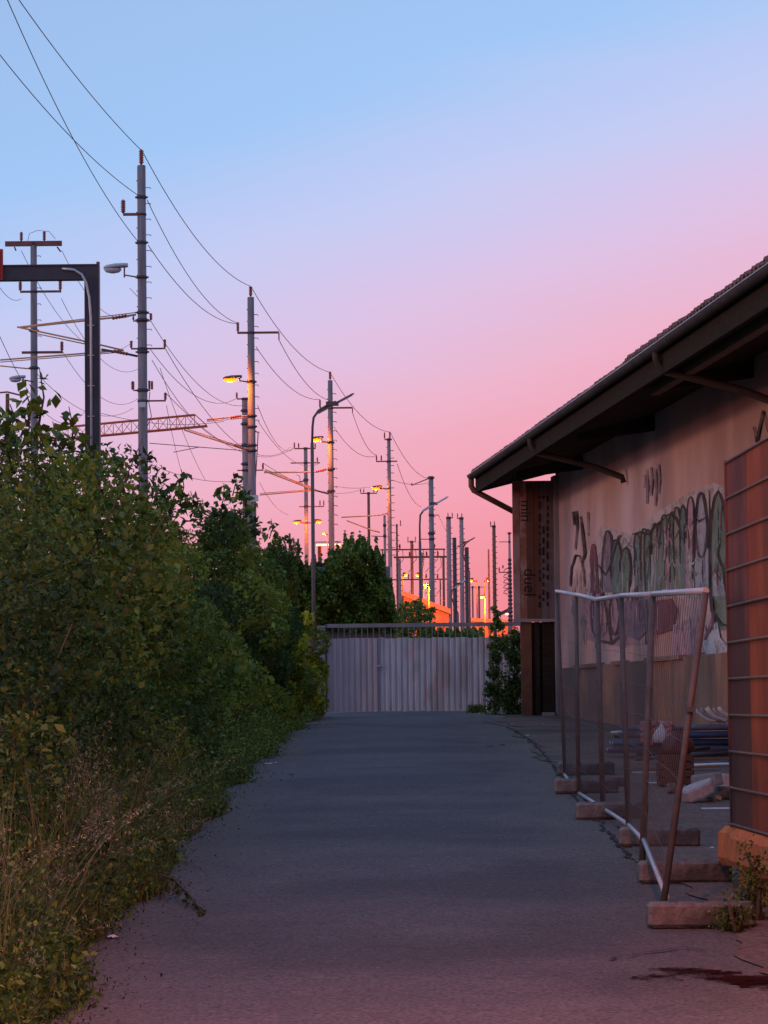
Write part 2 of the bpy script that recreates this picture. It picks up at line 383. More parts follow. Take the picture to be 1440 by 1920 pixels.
_n = _t.nodes.new('ShaderNodeTexNoise'); _n.inputs['Scale'].default_value = 1.3; _n.inputs['Detail'].default_value = 7; _r = _t.nodes.new('ShaderNodeValToRGB')
_r.color_ramp.elements[0].position = .42; _r.color_ramp.elements[1].position = .62; _r.color_ramp.elements[0].color = (.70, .64, .63, 1); _r.color_ramp.elements[1].color = (1, 1, 1, 1)
_mx = _t.nodes.new('ShaderNodeMixRGB'); _mx.blend_type = 'MULTIPLY'; _mx.inputs[0].default_value = 1
_t.links.new(_co.outputs['Object'], _mp.inputs[0]); _t.links.new(_mp.outputs[0], _n.inputs['Vector']); _t.links.new(_n.outputs[0], _r.inputs[0]); _t.links.new(_src, _mx.inputs[1]); _t.links.new(_r.outputs[0], _mx.inputs[2]); _t.links.new(_mx.outputs[0], _b.inputs['Base Color'])
wall = wbox(0, SLEN, -7.5, 0, 0.3, 6.55, 'wall', M_PLAST, wh)
tag(wall, 'salmon plaster wall tinted with orange light, covered in graffiti')
tag(wbox(-0.02, SLEN, -0.5, 0.06, 0.25, 2.34, 'plinth', M_PLINTH, wh), 'brown rendered plinth below the plaster')
# plinth coping fragments and pilasters
for (s0, s1) in ((3.2, 6.6), (8.2, 9.6), (12.0, 15.5)): wbox(s0, s1, 0.0, 0.13, 2.30, 2.37, 'ledge', M_PLINTH, wh)
wbox(0.0, 0.5, 0.0, 0.10, 0.3, 6.3, 'corner_pilaster', mat('grey_violet_render', (0.27, 0.225, 0.235), (0.34, 0.29, 0.29), 1.5, 0.95, 0.3, bscale=14), wh)
# roof slab, tiles, soffit, fascia, gutter
OV = 1.645
E0, E1 = -0.25, SLEN
rz_e, rz_w = 6.42, 6.42 + (OV + 6.0) * 0.42
MB().hexa([wp(E0, OV, 6.28), wp(E1, OV, 6.28), wp(E1, -6, 6.28 + (OV + 6) * .42), wp(E0, -6, 6.28 + (OV + 6) * .42),
           wp(E0, OV, 6.40), wp(E1, OV, 6.40), wp(E1, -6, rz_w), wp(E0, -6, rz_w)]).build('roof', M_TIMB, wh)
mb = MB(); nrow = 3
for r in range(nrow):
    s = E0 - 0.05
    while s < E1:
        w = 0.23; o1 = OV + 0.08 - r * 0.33; z = 6.41 + r * 0.33 * 0.42 + rnd.uniform(-0.012, 0.014); lift = 0.045 if s > 20.4 else 0.0
        a = [wp(s, o1, z + lift), wp(s + w * 0.5, o1, z + 0.05 + lift), wp(s + w, o1, z + lift)]
        b = [wp(s, o1 - 0.38, z + 0.16 + lift), wp(s + w * 0.5, o1 - 0.38, z + 0.21 + lift), wp(s + w, o1 - 0.38, z + 0.16 + lift)]
        mb.quad(a[0], a[1], b[1], b[0]); mb.quad(a[1], a[2], b[2], b[1])
        lo = Vector((0, 0, 0.03)); mb.quad(a[0] - lo, a[1] - lo, a[1], a[0]); mb.quad(a[1] - lo, a[2] - lo, a[2], a[1])
        s += w + 0.005
tl = mb.build('roof_tiles', M_TILE, wh); tl['kind'] = 'stuff'
# verge tiles at the far end
for k in range(6):
    o = OV + 0.05 - k * 0.33; z = 6.44 + k * 0.33 * 0.42
    MB().hexa([wp(E0 - 0.10, o, z - .02), wp(E0 + 0.12, o, z - .02), wp(E0 + 0.12, o - .36, z + .12), wp(E0 - .10, o - .36, z + .12),
               wp(E0 - 0.10, o, z + .05), wp(E0 + 0.12, o, z + .05), wp(E0 + 0.12, o - .36, z + .19), wp(E0 - .10, o - .36, z + .19)]).build('verge_tile', M_TILE, wh)
# soffit boards, one by one, running along the eave
nb = 8
for k in range(nb):
    o0 = OV - 0.06 - k * (OV - 0.08) / nb; o1 = o0 - (OV - 0.08) / nb + 0.012
    z0 = 6.03 + (OV - o0) * 0.24; z1 = 6.03 + (OV - o1) * 0.24
    MB().hexa([wp(E0, o0, z0), wp(E1, o0, z0), wp(E1, o1, z1), wp(E0, o1, z1), wp(E0, o0, z0 + .025), wp(E1, o0, z0 + .025), wp(E1, o1, z1 + .025), wp(E0, o1, z1 + .025)]).build('soffit_board', M_TIMB, wh)
wbox(E0, E1, OV - 0.05, OV - 0.01, 6.0, 6.29, 'fascia', M_TIMB, wh)
MB().poly([wp(E0 - .01, OV - .02, 6.0), wp(E0 - .01, 0, 6.41), wp(E0 - .01, 0, 6.98), wp(E0 - .01, OV - .02, 6.30)]).build('end_board', M_TIMB, wh)
for s in np.arange(4.0, SLEN, 8.6):
    MB().hexa([wp(s, OV - .35, 5.98), wp(s + .16, OV - .35, 5.98), wp(s + .16, 0, 6.16), wp(s, 0, 6.16), wp(s, OV - .35, 6.12), wp(s + .16, OV - .35, 6.12), wp(s + .16, 0, 6.42), wp(s, 0, 6.42)]).build('eave_beam', M_TIMB, wh)
wbox(20.6, SLEN, OV - 0.42, OV - 0.30, 5.98, 6.12, 'purlin', mat('brown_purlin', (0.10, 0.06, 0.045), (0.14, 0.09, 0.06), 3, 0.85), wh)
# half-round gutter
def halfround(s0, s1, o, z, r, name, parent):
    mb = MB(); k = 9; pr = [(r * math.cos(math.pi + math.pi * i / (k - 1)), r * math.sin(math.pi + math.pi * i / (k - 1))) for i in range(k)]
    pr2 = [(x * .9, z2 * .9) for x, z2 in reversed(pr)]
    prof = pr + pr2
    mb.loft([[wp(s, o + x, z + zz) for x, zz in prof] for s in (s0, s1)], True, False)
    return mb.build(name, M_GUT, parent)
gut = halfround(E0 - 0.1, E1, OV + 0.07, 6.36, 0.085, 'gutter', wh)
mb = MB(); mb.tube([wp(E0 - .1, OV + .155, 6.362), wp(E1, OV + .155, 6.362)], 0.012, 6); mb.build('gutter_bead', M_GALV, gut)
def downpipe(s, first=False):
    a = wp(s, OV + 0.07, 6.30)
    pts = [a, a + Vector((0.0, 0, -0.10)), wp(s, OV + .04, 6.12), wp(s, OV - .06, 6.03), wp(s, 0.55, 5.77), wp(s, .10, 5.60), wp(s, .07, 5.50)]
    return MB().tube(pts, 0.055, 10).build('downpipe', M_GUT, wh)
for s in (9.7, 23.4, 36.0): downpipe(s)
a = wp(E0 + .02, OV + 0.08, 6.30)
MB().tube([a + Vector((0, 0, .02)), a + Vector((0, 0, -.16)), a + Vector((.05, 0, -.25)), a + Vector((.16, 0, -.31)), wp(E0 + .02, OV - 1.22, 5.38)], 0.06, 10).build('downpipe', M_RUSTY, wh)
MB().tube([wp(.12, .13, 6.2), wp(.12, .13, 1.38)], 0.045, 8).build('corner_pipe', mat('blue_grey_pipe', (.03, .04, .06), (.05, .065, .09), 2, .5), wh)

# graffiti: sprayed strokes and fills lying on the plaster
GR = {'halo': mat('buffed_paint', (0.5, 0.40, 0.385), (0.6, 0.47, 0.44), .7, .95), 'dark': mat('spray_dark', (0.045, 0.035, 0.035), (0.12, 0.085, 0.08), 3.5, .9, spec=.05), 'green': mat('spray_green', (0.12, 0.17, 0.12), (0.22, 0.25, 0.18), .9, .85),
      'teal': mat('spray_teal', (0.10, 0.16, 0.15), (0.19, 0.23, 0.2), .9, .85), 'pink': mat('spray_pink', (0.48, 0.26, 0.28), (0.52, 0.32, 0.33), 1.5, .85),
      'grey': mat('spray_grey', (0.34, 0.31, 0.34), (0.42, 0.38, 0.4), 1.5, .85), 'maroon': mat('spray_maroon', (0.16, 0.05, 0.065), (0.24, 0.08, 0.09), 2, .85),
      'violet': mat('spray_violet', (0.20, 0.14, 0.18), (0.28, 0.2, 0.23), 2, .85), 'white': mat('spray_white', (0.5, 0.47, 0.47), (0.6, 0.56, 0.55), 2, .85),
      'olive': mat('spray_olive', (0.2, 0.2, 0.13), (0.32, 0.28, 0.2), .9, .85)}
def wear(m, sc, lo, hi, amin):
    t = m.node_tree; b = t.nodes['Principled BSDF']; co = t.nodes.new('ShaderNodeTexCoord'); mp = t.nodes.new('ShaderNodeMapping'); mp.inputs['Scale'].default_value = (.5, .5, 1.1)
    n = t.nodes.new('ShaderNodeTexNoise'); n.inputs['Scale'].default_value = sc; n.inputs['Detail'].default_value = 8; n.inputs['Roughness'].default_value = .72
    mr = t.nodes.new('ShaderNodeMapRange'); mr.inputs[1].default_value = lo; mr.inputs[2].default_value = hi; mr.inputs[3].default_value = amin; mr.inputs[4].default_value = 1.0
    t.links.new(co.outputs['Object'], mp.inputs[0]); t.links.new(mp.outputs[0], n.inputs['Vector']); t.links.new(n.outputs[0], mr.inputs[0]); t.links.new(mr.outputs[0], b.inputs['Alpha'])
for k_, m_ in GR.items(): wear(m_, 3.2, .36, .52, .3 if k_ not in ('dark', 'maroon') else .45)
wear(M_STAIN, 8, .40, .56, 0.0)
glayer = [0]
def gfill(pts, col, name='graffiti_letter', label=None):
    glayer[0] += 1; off = 0.0040 + 0.00012 * glayer[0]
    o = MB().poly([W(x, y, off) for x, y in pts]).build(name, GR[col], wh)
    if label: o['label'] = label
    return o
def gstroke(pts, w, col, name='graffiti_stroke'):
    glayer[0] += 1; off = 0.0040 + 0.00012 * glayer[0]
    mb = MB(); L = []; 
    for i, (x, y) in enumerate(pts):
        a = pts[max(i - 1, 0)]; b = pts[min(i + 1, len(pts) - 1)]; dx, dy = b[0] - a[0], b[1] - a[1]; n = math.hypot(dx, dy) or 1
        k = w * (0.5 if i in (0, len(pts) - 1) else 1) * 0.5
        L.append((W(x - dy / n * k, y + dx / n * k, off), W(x + dy / n * k, y - dx / n * k, off)))
    for i in range(len(L) - 1): mb.quad(L[i][0], L[i][1], L[i + 1][1], L[i + 1][0])
    return mb.build(name, GR[col], wh)
def loop(cx, cy, rx, ry, n=20, a0=0, a1=360, tilt=0.0):
    return [(cx + rx * math.cos(math.radians(a0 + (a1 - a0) * i / n)) + tilt * ry * math.sin(math.radians(a0 + (a1 - a0) * i / n)), cy + ry * math.sin(math.radians(a0 + (a1 - a0) * i / n))) for i in range(n + 1)]
def letter(x0, x1, yt, yb, fill, line, seed, w=4.5, u0=.38, ring=False):
    """one tall spray-can letter: an uneven arched fill, a broken outline, drips and inner strokes"""
    r = random.Random(seed); xm = (x0 + x1) / 2; h = (x1 - x0) / 2; lean = r.uniform(-3, 4); L = []; Rr = []; n = 13
    for i in range(n):
        u = (i / (n - 1)) ** 1.5; hw = h * (math.sqrt(max(0, 1 - (1 - u / u0) ** 2)) if u < u0 else 1) * (1 - .18 * max(0, u - .6)); y = yt + (yb - yt) * u
        L.append((xm - hw + lean * (1 - u) + r.uniform(-.7, .7), y + r.uniform(-2, 2))); Rr.append((xm + hw + lean * (1 - u) + r.uniform(-.7, .7), y + r.uniform(-2, 2)))
    if fill: gfill(L + Rr[::-1], fill)
    k1, k2 = r.randint(8, n), r.randint(8, n)
    gstroke(L[:k1][::-1] + Rr[1:k2], w, line)
    for _ in range(r.randint(2, 4)):
        x = r.uniform(x0 + 2, x1 - 2); y = r.uniform(yt + .3 * (yb - yt), yb - 20); gstroke([(x, y), (x + r.uniform(-2, 2), y + r.uniform(12, 30)), (x + r.uniform(-1, 1), y + r.uniform(34, 60))], r.uniform(1.2, 3.0), r.choice(['dark', 'olive', 'violet', 'grey', 'teal', 'olive', 'pink']))
# ghost of older paint under everything
for k in range(40):
    x = rnd.uniform(1075, 1360); y = np.interp(x, [1075, 1180, 1260, 1360], [1040, 1010, 975, 940]) + rnd.uniform(10, 120); gstroke([(x, y), (x + rnd.uniform(-3, 3), y + 20), (x + rnd.uniform(-3, 3), y + rnd.uniform(35, 80))], rnd.uniform(3, 8), rnd.choice(['olive', 'violet', 'pink', 'grey', 'violet', 'olive']))
# faded halo of earlier buffed paint around the piece
gfill([(1100, 1040), (1128, 985), (1180, 1002), (1232, 960), (1290, 925), (1338, 905), (1366, 915), (1366, 1122), (1100, 1122)], 'halo', 'buffed_patch'); gfill([(1092, 1122), (1240, 1118), (1250, 1160), (1226, 1205), (1160, 1212), (1100, 1200)], 'pink', 'buffed_patch')
# crew piece: two big loops, then the tight run of narrow letters
gfill([(1302, 1010), (1312, 1040), (1322, 1042), (1334, 1000), (1345, 1012), (1362, 1040), (1362, 1090), (1348, 1112), (1302, 1116), (1298, 1060)], 'green')
letter(1303, 1328, 924, 1115, 'grey', 'dark', 7, 6, .55); letter(1332, 1364, 922, 1180, 'green', 'dark', 8, 6, .5)
gstroke(loop(1315, 985, 11, 60, 22), 5, 'dark'); gstroke([(1322, 1025), (1316, 1046), (1308, 1030)], 5, 'green'); gstroke([(1330, 920), (1331, 960), (1328, 1010)], 4, 'dark')
gfill([(1336, 1076), (1356, 1070), (1359, 1116), (1338, 1118)], 'grey'); gstroke([(1350, 1010), (1346, 1040), (1356, 1066), (1360, 1110)], 6, 'dark')
heads = [(1196, 1000), (1207, 990), (1217, 994), (1224, 980), (1235, 978), (1243, 964), (1254, 968), (1263, 958), (1272, 950), (1281, 946), (1292, 930)]
fills = ['teal', 'olive', 'green', 'olive', 'violet', 'green', 'pink', 'green', 'olive', 'teal', 'pink']
for k, (hx, hy) in enumerate(heads): letter(hx - 5.5 - (k % 3), hx + 6, hy, 1112 + rnd.uniform(-8, 12), fills[k], 'dark', 100 + k, 3.4, .22)
for (x, y0, y1, w, c) in [(1246, 985, 1050, 5, 'pink'), (1222, 1040, 1100, 6, 'grey'), (1287, 1010, 1080, 7, 'pink'), (1292, 1040, 1096, 5, 'white'), (1280, 1062, 1082, 12, 'teal'), (1230, 1050, 1112, 5, 'teal')]: gstroke([(x, y0), (x + 2, (y0 + y1) / 2), (x - 1, y1)], w, c)
gstroke([(1186, 1002), (1200, 998), (1216, 1002), (1228, 986), (1246, 972)], 5, 'dark'); gstroke([(1246, 968), (1258, 964), (1268, 972), (1274, 990)], 6, 'dark')
# later tags, highlights and drips over the piece
for k in range(60):
    x = rnd.uniform(1100, 1358); yt = np.interp(x, [1100, 1180, 1260, 1360], [1030, 1008, 970, 935]); y = rnd.uniform(yt + 8, 1108); c = rnd.choice(['white', 'pink', 'grey', 'dark', 'dark', 'green', 'teal', 'olive', 'maroon'])
    if k % 3: gstroke([(x, y), (x + rnd.uniform(-1, 1), y + rnd.uniform(10, 22)), (x + rnd.uniform(-1.5, 1.5), y + rnd.uniform(24, 52))], rnd.uniform(1.2, 3), c, 'paint_drip')
    else: gstroke([(x, y), (x + rnd.uniform(3, 8), y - rnd.uniform(6, 16)), (x + rnd.uniform(8, 15), y + rnd.uniform(-8, 10)), (x + rnd.uniform(12, 22), y - rnd.uniform(0, 14))], rnd.uniform(2, 4), c)
# small characters to the far side of it
letter(1068, 1096, 1040, 1120, None, 'dark', 11, 3.5, .9); letter(1107, 1121, 1020, 1112, 'maroon', 'maroon', 14, 3.4, .9)
letter(1128, 1150, 995, 1110, 'violet', 'dark', 12, 4, .8); letter(1146, 1166, 1012, 1112, 'teal', 'dark', 13, 4, .5); letter(1160, 1180, 1026, 1112, 'green', 'dark', 15, 4, .5)
gstroke([(1120, 1058), (1136, 1078), (1144, 1062), (1150, 1040), (1160, 1006), (1164, 1004)], 5, 'dark')
# thin tags above
gstroke([(1076, 985), (1074, 960), (1080, 958), (1082, 990), (1078, 1030)], 4, 'dark'); gstroke([(1088, 968), (1092, 1000), (1096, 1040), (1090, 1055)], 5, 'dark'); gstroke([(1102, 960), (1103, 1004)], 4, 'dark')
for (x, y0, y1) in [(1212, 880, 945), (1220, 876, 930), (1228, 878, 948), (1234, 870, 925), (1208, 890, 915)]: gstroke([(x, y0), (x + 2, (y0 + y1) / 2), (x, y1)], 4.5, 'violet')
gstroke([(1412, 800), (1418, 830), (1430, 770), (1440, 810)], 5, 'dark')
# lower row: pink letters and dark scrawl down to the plinth
gfill([(1098, 1120), (1140, 1118), (1136, 1185), (1122, 1195), (1108, 1180)], 'pink'); gstroke(loop(1119, 1150, 11, 44), 4, 'maroon')
gfill([(1140, 1125), (1166, 1122), (1164, 1180), (1152, 1192), (1142, 1175)], 'pink'); gstroke(loop(1152, 1152, 9, 38), 5, 'dark')
gstroke([(1130, 1110), (1138, 1150), (1146, 1205)], 6, 'dark'); gstroke([(1118, 1200), (1146, 1206), (1164, 1190)], 7, 'dark')
gfill([(1218, 1128), (1258, 1122), (1268, 1140), (1262, 1180), (1230, 1190)], 'maroon'); gfill([(1262, 1172), (1290, 1160), (1322, 1172), (1330, 1222), (1262, 1232)], 'pink')
gfill([(1318, 1205), (1336, 1180), (1344, 1160), (1350, 1195), (1366, 1215), (1358, 1228), (1326, 1240)], 'white'); gfill([(1170, 1128), (1212, 1124), (1216, 1180), (1196, 1200), (1172, 1190)], 'violet')
for k in range(34):
    x = 1092 + k * 7.6 + rnd.uniform(-4, 4); y0 = rnd.uniform(1118, 1170); gstroke([(x, y0), (x + rnd.uniform(-2, 2), y0 + rnd.uniform(18, 62))], rnd.uniform(1.6, 4.0), rnd.choice(['dark', 'maroon', 'violet', 'dark', 'maroon', 'pink']))
gstroke([(1334, 1118), (1336, 1150), (1350, 1170), (1360, 1172)], 6, 'dark'); gstroke([(1338, 1150), (1330, 1180), (1322, 1200)], 7, 'maroon')

# poster screen at the far end of the loading side: stands across the eave
bx0, bx1 = P(961, 1000, 65.6).x, P(1040, 1000, 65.6).x
zb, zt = P(1000, 1166, 65.6).z, 6.2
scr = thing('poster_screen', (0.5 * (bx0 + bx1), 65.6, G(65.6)), 'tall plank screen with torn posters and sideways lettering under the far eave', 'screen')
npl = 6
pcol = [mat('pale_pink_paper', (0.42, 0.25, 0.22), (0.5, 0.33, 0.3), 3, .9, c3=(0.3, 0.13, 0.09), s3=1.2), mat('torn_paper', (0.46, 0.28, 0.25), (0.3, 0.13, 0.08), 2.2, .9, lo=.45, hi=.55),
        mat('brown_poster', (0.13, 0.06, 0.042), (0.18, 0.085, 0.058), 2.0, .95), mat('grey_plank', (0.15, 0.115, 0.115), (0.21, 0.16, 0.16), 2.5, .9, stretch=(6, 6, 1))]
order = [0, 1, 2, 2, 3, 3]; wpl = (bx1 - bx0) / npl
for k in range(npl):
    MB().box((bx0 + wpl * (k + .5), 65.6 + 0.004 * (k % 2), (zb + zt) / 2), (wpl - 0.004, 0.05, zt - zb)).build('plank', pcol[order[k]], scr)
MB().box(((bx0 + bx1) / 2, 65.68, (zb + zt) / 2), (bx1 - bx0 - .01, .05, zt - zb - .02)).build('backing', M_TIMB, scr)
MB().box((P(1020, 1250, 65.9).x, 65.9, (zb + G(65.7)) / 2), (P(1043, 1250, 65.9).x - P(997, 1250, 65.9).x, .05, zb - G(65.7))).build('infill_board', M_TIMB, scr)
MB().box(((bx0 + bx1) / 2, 65.585, zb + 0.03), (bx1 - bx0 + 0.02, 0.07, 0.06)).build('bottom_rail', mat('pale_rail', (.33, .27, .27), (.4, .33, .32), 4, .8), scr)
for (xa, w, m) in ((0.5 * (P(976, 1250, 65.7).x + P(998, 1250, 65.7).x), 0.22, mat('orange_brown_post', (0.17, 0.075, 0.045), (0.23, 0.105, 0.06), 3, .9)), (P(1008, 1250, 65.7).x, 0.09, M_TIMB), (P(1028, 1250, 65.75).x, 0.24, M_TIMB)):
    MB().box((xa, 65.72, (zb + G(65.7)) / 2), (w, 0.12, zb - G(65.7))).build('post', m, scr)
MB().box((P(1028, 1342, 65.6).x, 65.55, G(65.6) + .05), (.26, .2, .1)).build('foot_stone', M_CONC, scr)
def text_mesh(body, size):
    cu = bpy.data.curves.new('lettering', 'FONT'); cu.body = body; cu.size = size; cu.align_x = 'CENTER'; cu.extrude = 0.0
    o = bpy.data.objects.new('tmp', cu); COL.objects.link(o); dg = bpy.context.evaluated_depsgraph_get()
    me = bpy.data.meshes.new_from_object(o.evaluated_get(dg)); bpy.data.objects.remove(o); return me
M_INK = mat('faded_ink', (0.02, 0.012, 0.011), (0.045, 0.024, 0.02), 6, .95)
def lettering(body, px, py, size, Y, parent, rot=(math.pi / 2, math.radians(90), 0), m=M_INK):
    me = text_mesh(body, size); me.materials.clear(); me.materials.append(m)
    return inst('lettering', me, P(px, py, Y), (1, 1, 1), parent, rot)
lettering('duel', 983, 1092, 0.34, 65.555, scr); lettering('min', 977, 958, 0.30, 65.555, scr)
for (x, y0, s, tx) in ((1012, 1060, .085, 'oooiooo  oiiooio'), (1019, 1040, .11, 'iooio oioo oiio'), (1027, 1050, .08, 'ooioi  oiooo oio')):
    mb = MB(); yy0 = 930
    while yy0 < 1130:
        h = rnd.uniform(4, 16)
        if rnd.random() < .72:
            a = P(x, yy0, 65.56); b = P(x, yy0 + h, 65.56); mb.quad(a + Vector((-.022, 0, 0)), b + Vector((-.022, 0, 0)), b + Vector((.022, 0, 0)), a + Vector((.022, 0, 0)))
        yy0 += h + rnd.uniform(3, 9)
    mb.build('small_print', M_INK, scr)['kind'] = 'stuff'

# ------------------------------------------------------------------ gate
GY = 71.0
def gz(y): return P(760, y, GY).z
zg0 = G(GY) + 0.05
gate = thing('sliding_gate', (P(770, 1338, GY).x, GY, G(GY)), 'closed lilac grey corrugated gate with pickets on top across the road', 'gate')
M_GL = mat('lilac_grey_sheet', (0.44, 0.405, 0.43), (0.56, 0.53, 0.55), 1.4, .75, 0.1, stretch=(3, 3, .7), c3=(.38, .32, .32), s3=.9, spec=.15); M_GP = mat('rosy_grey_sheet', (0.38, 0.31, 0.33), (0.47, 0.39, 0.41), 1.5, .7, 0.1, stretch=(3, 3, .5))
xL, xR = P(613, 1270, GY).x, P(985, 1270, GY).x
pw = 11.0 * GY / F; n = int((xR - xL) / pw); ztop = gz(1196)
def sheetrib(name, x, w, z0, z1, m):
    mb = MB(); pr = [(-.5, 0.02), (-.36, 0.0), (.1, 0.0), (.24, 0.025), (.5, 0.025)]
    L0 = [Vector((x + a * w, GY + b, z0)) for a, b in pr]; L1 = [Vector((x + a * w, GY + b, z1)) for a, b in pr]
    for i in range(4): mb.quad(L0[i], L0[i + 1], L1[i + 1], L1[i])
    for i in range(4): mb.quad(L1[i] + Vector((0, .03, 0)), L1[i + 1] + Vector((0, .03, 0)), L0[i + 1] + Vector((0, .03, 0)), L0[i] + Vector((0, .03, 0)))
    for i in range(4): mb.quad(L1[i], L1[i + 1], L1[i + 1] + Vector((0, .03, 0)), L1[i] + Vector((0, .03, 0)))
    return mb.build(name, m, gate)
for k in range(n):
    x = xL + pw * (k + .5); sheetrib('sheet_rib', x, pw * .985, zg0 + rnd.uniform(-.01, .01), ztop + rnd.uniform(-.012, .012), M_GP if k < 9 else M_GL)
M_FR = mat('gate_frame_steel', (0.20, 0.18, 0.19), (0.28, 0.25, 0.26), 3, .6)
MB().box(((xL + xR) / 2, GY + .06, gz(1172)), (xR - xL + .06, .06, .085)).build('top_rail', M_FR, gate)
MB().box(((xL + xR) / 2, GY + .075, zg0 + .07), (xR - xL, .05, .1)).build('bottom_rail', M_FR, gate)
for k in range(n + 1):
    x = xL + pw * k; MB().box((x, GY + .06, (gz(1176) + ztop - .05) / 2), (.016, .016, gz(1176) - ztop + .1)).build('picket', M_FR, gate)
MB().box((xL - .02, GY + .05, (zg0 + gz(1168)) / 2), (.05, .06, gz(1168) - zg0)).build('stile', M_STEEL, gate)
MB().box((xL + pw * 9, GY - .02, zg0 + .98), (.04, .04, .08)).build('latch_box', M_FR, gate); MB().tube([(xL + pw * 9 - .06, GY - .05, zg0 + 1.0), (xL + pw * 9 + .10, GY - .05, zg0 + 1.0)], .011, 6).build('handle', M_GALV, gate)
MB().box((xL + pw * 9, GY - .008, (zg0 + ztop) / 2), (.035, .012, ztop - zg0)).build('seam_strip', M_FR, gate)
for z in (.25, 1.35): MB().box((xL - .01, GY - .02, zg0 + z), (.10, .03, .06)).build('hinge', M_STEEL, gate)
px = P(603, 1250, GY - .1).x
gp = thing('gate_post', (px, GY - .1, G(GY)), 'pale blue grey concrete gate post at the hedge end of the gate', 'post')
MB().bbox((px, GY - .1, (G(GY) + gz(1176)) / 2), (.17, .17, gz(1176) - G(GY)), .015).build('shaft', M_CONC, gp)
MB().bbox((px, GY - .1, gz(1176) + .02), (.20, .20, .05), .01).build('cap', M_CONC, gp)

# ------------------------------------------------------------------ construction fence
FJ = [(19.5, 1.79, 2.02), (22.9, 1.99, 1.975), (26.1, 2.00, 1.97), (29.0, 1.86, 1.93), (32.3, 1.90, 1.86), (36.0, 1.97, 1.94)]  # distance, foot X, top X
FTOP = [(1325, 1107), (1224, 1114), (1164, 1117), (1120, 1124), (1080, 1115), (1043, 1109)]
FBOT = [(1251, 1682), (1206, 1574), (1178, 1546), (1130, 1515), (1085, 1487), (1058, 1452)]
M_FT = mat('fence_tube_zinc', (0.42, 0.40, 0.42), (0.52, 0.5, 0.52), 8.0, 0.4, metal=0.2)
M_FP = mat('fence_post_rust', (0.08, 0.068, 0.066), (0.13, 0.10, 0.09), 8.0, 0.6)
M_FW = mat('fence_wire', (0.12, 0.10, 0.10), None, rough=.7)
flabels = ['leaning fence panel next to the rust-brown container', 'second wire fence panel from the container', 'middle wire fence panel of the row, beyond the first two', 'fourth wire fence panel, one short of the far end', 'farthest wire fence panel, nearest the plank screen']
for i in range(5):
    (y0, b0, t0), (y1, b1, t1) = FJ[i], FJ[i + 1]
    ya, yb = y0 + .04, y1 - .04
    pt0, pt1 = P(*FTOP[i], y0), P(*FTOP[i + 1], y1); pb0, pb1 = P(*FBOT[i], y0), P(*FBOT[i + 1], y1)
    def fp(u, h): # u along, h height: 0.22 is the low rail, 2.07 the top rail
        y = ya + (yb - ya) * u; t = (h - .22) / 1.85; a = pb0.lerp(pb1, u); b = pt0.lerp(pt1, u); q = a.lerp(b, t)
        return Vector((q.x, y, max(q.z, RG(2, y) + .02) if h < .22 else q.z))
    pn = thing('wire_fence', fp(.5, 0), flabels[i], 'fence panel', 'mobile wire fence along the shed')
    for u in (0, 1):
        MB().tube([fp(u, -.02), fp(u, 2.06)], 0.021, 8).build('post', M_FP, pn)
    sag = 0.0
    MB().tube([fp(0, 2.07), fp(.5, 2.07 - sag), fp(1, 2.07)], 0.021, 8).build('top_rail', M_FT, pn)
    MB().tube([fp(0, .22), fp(1, .22)], 0.018, 8).build('bottom_rail', M_FT, pn)
    mb = MB(); nv = 22
    for k in range(1, nv): mb.tube([fp(k / nv, .2), fp(k / nv, 2.06)], .0018, 4, False)
    for k in range(1, 8): mb.tube([fp(0, .2 + k * .235), fp(.35, .2 + k * .235 + rnd.uniform(-.02, .02)), fp(.7, .2 + k * .235 + rnd.uniform(-.025, .02)), fp(1, .2 + k * .235)], .0018, 4, False)
    ms = mb.build('wire_mesh', M_FW, pn)
    # coupling clamp
    MB().box(fp(0, 1.35), (.055, .09, .03)).build('clamp', M_FP, pn)
feet = [(19.35, 1210, 'nearest concrete fence foot, beside the weeds', 0.0), (22.35, 1195, 'second concrete fence foot from the container end', .02), (25.55, 1160, 'third concrete fence foot, turned slightly to the shed', -.05),
        (28.7, 1079, 'fourth concrete fence foot, under the bend of the low rail', .03), (32.4, 1040, 'fifth concrete fence foot, close to the asphalt edge', .01), (36.2, 1046, 'farthest concrete fence foot in the row', -.02)]
M_FOOT = mat('fence_foot_concrete', (0.15, 0.12, 0.11), (0.25, 0.205, 0.19), 7, .97, .8, bscale=30, c3=(.085, .07, .066), s3=3.2, spec=.1)
for (Y, xp, lab, rz) in feet:
    x0 = (P(xp, 1500, Y).x); c = Vector((x0 + .32, Y, RG(x0, Y) + .075))
    ft = thing('concrete_ballast', (c.x, Y, RG(c.x, Y)), lab, 'fence foot', 'concrete feet of the wire fence')
    rot = Matrix.Rotation(rz, 3, 'Z') @ Matrix.Rotation(rnd.uniform(-.02, .02), 3, 'Y')
    MB().bbox(c, (.64, .23, .15), .022, rot).build('block', M_FOOT, ft)
    for k in (-.16, 0.0, .16): MB().tube([c + rot @ Vector((k, 0, .06)), c + rot @ Vector((k, 0, .0785))], .026, 10).build('socket', M_STEEL, ft)

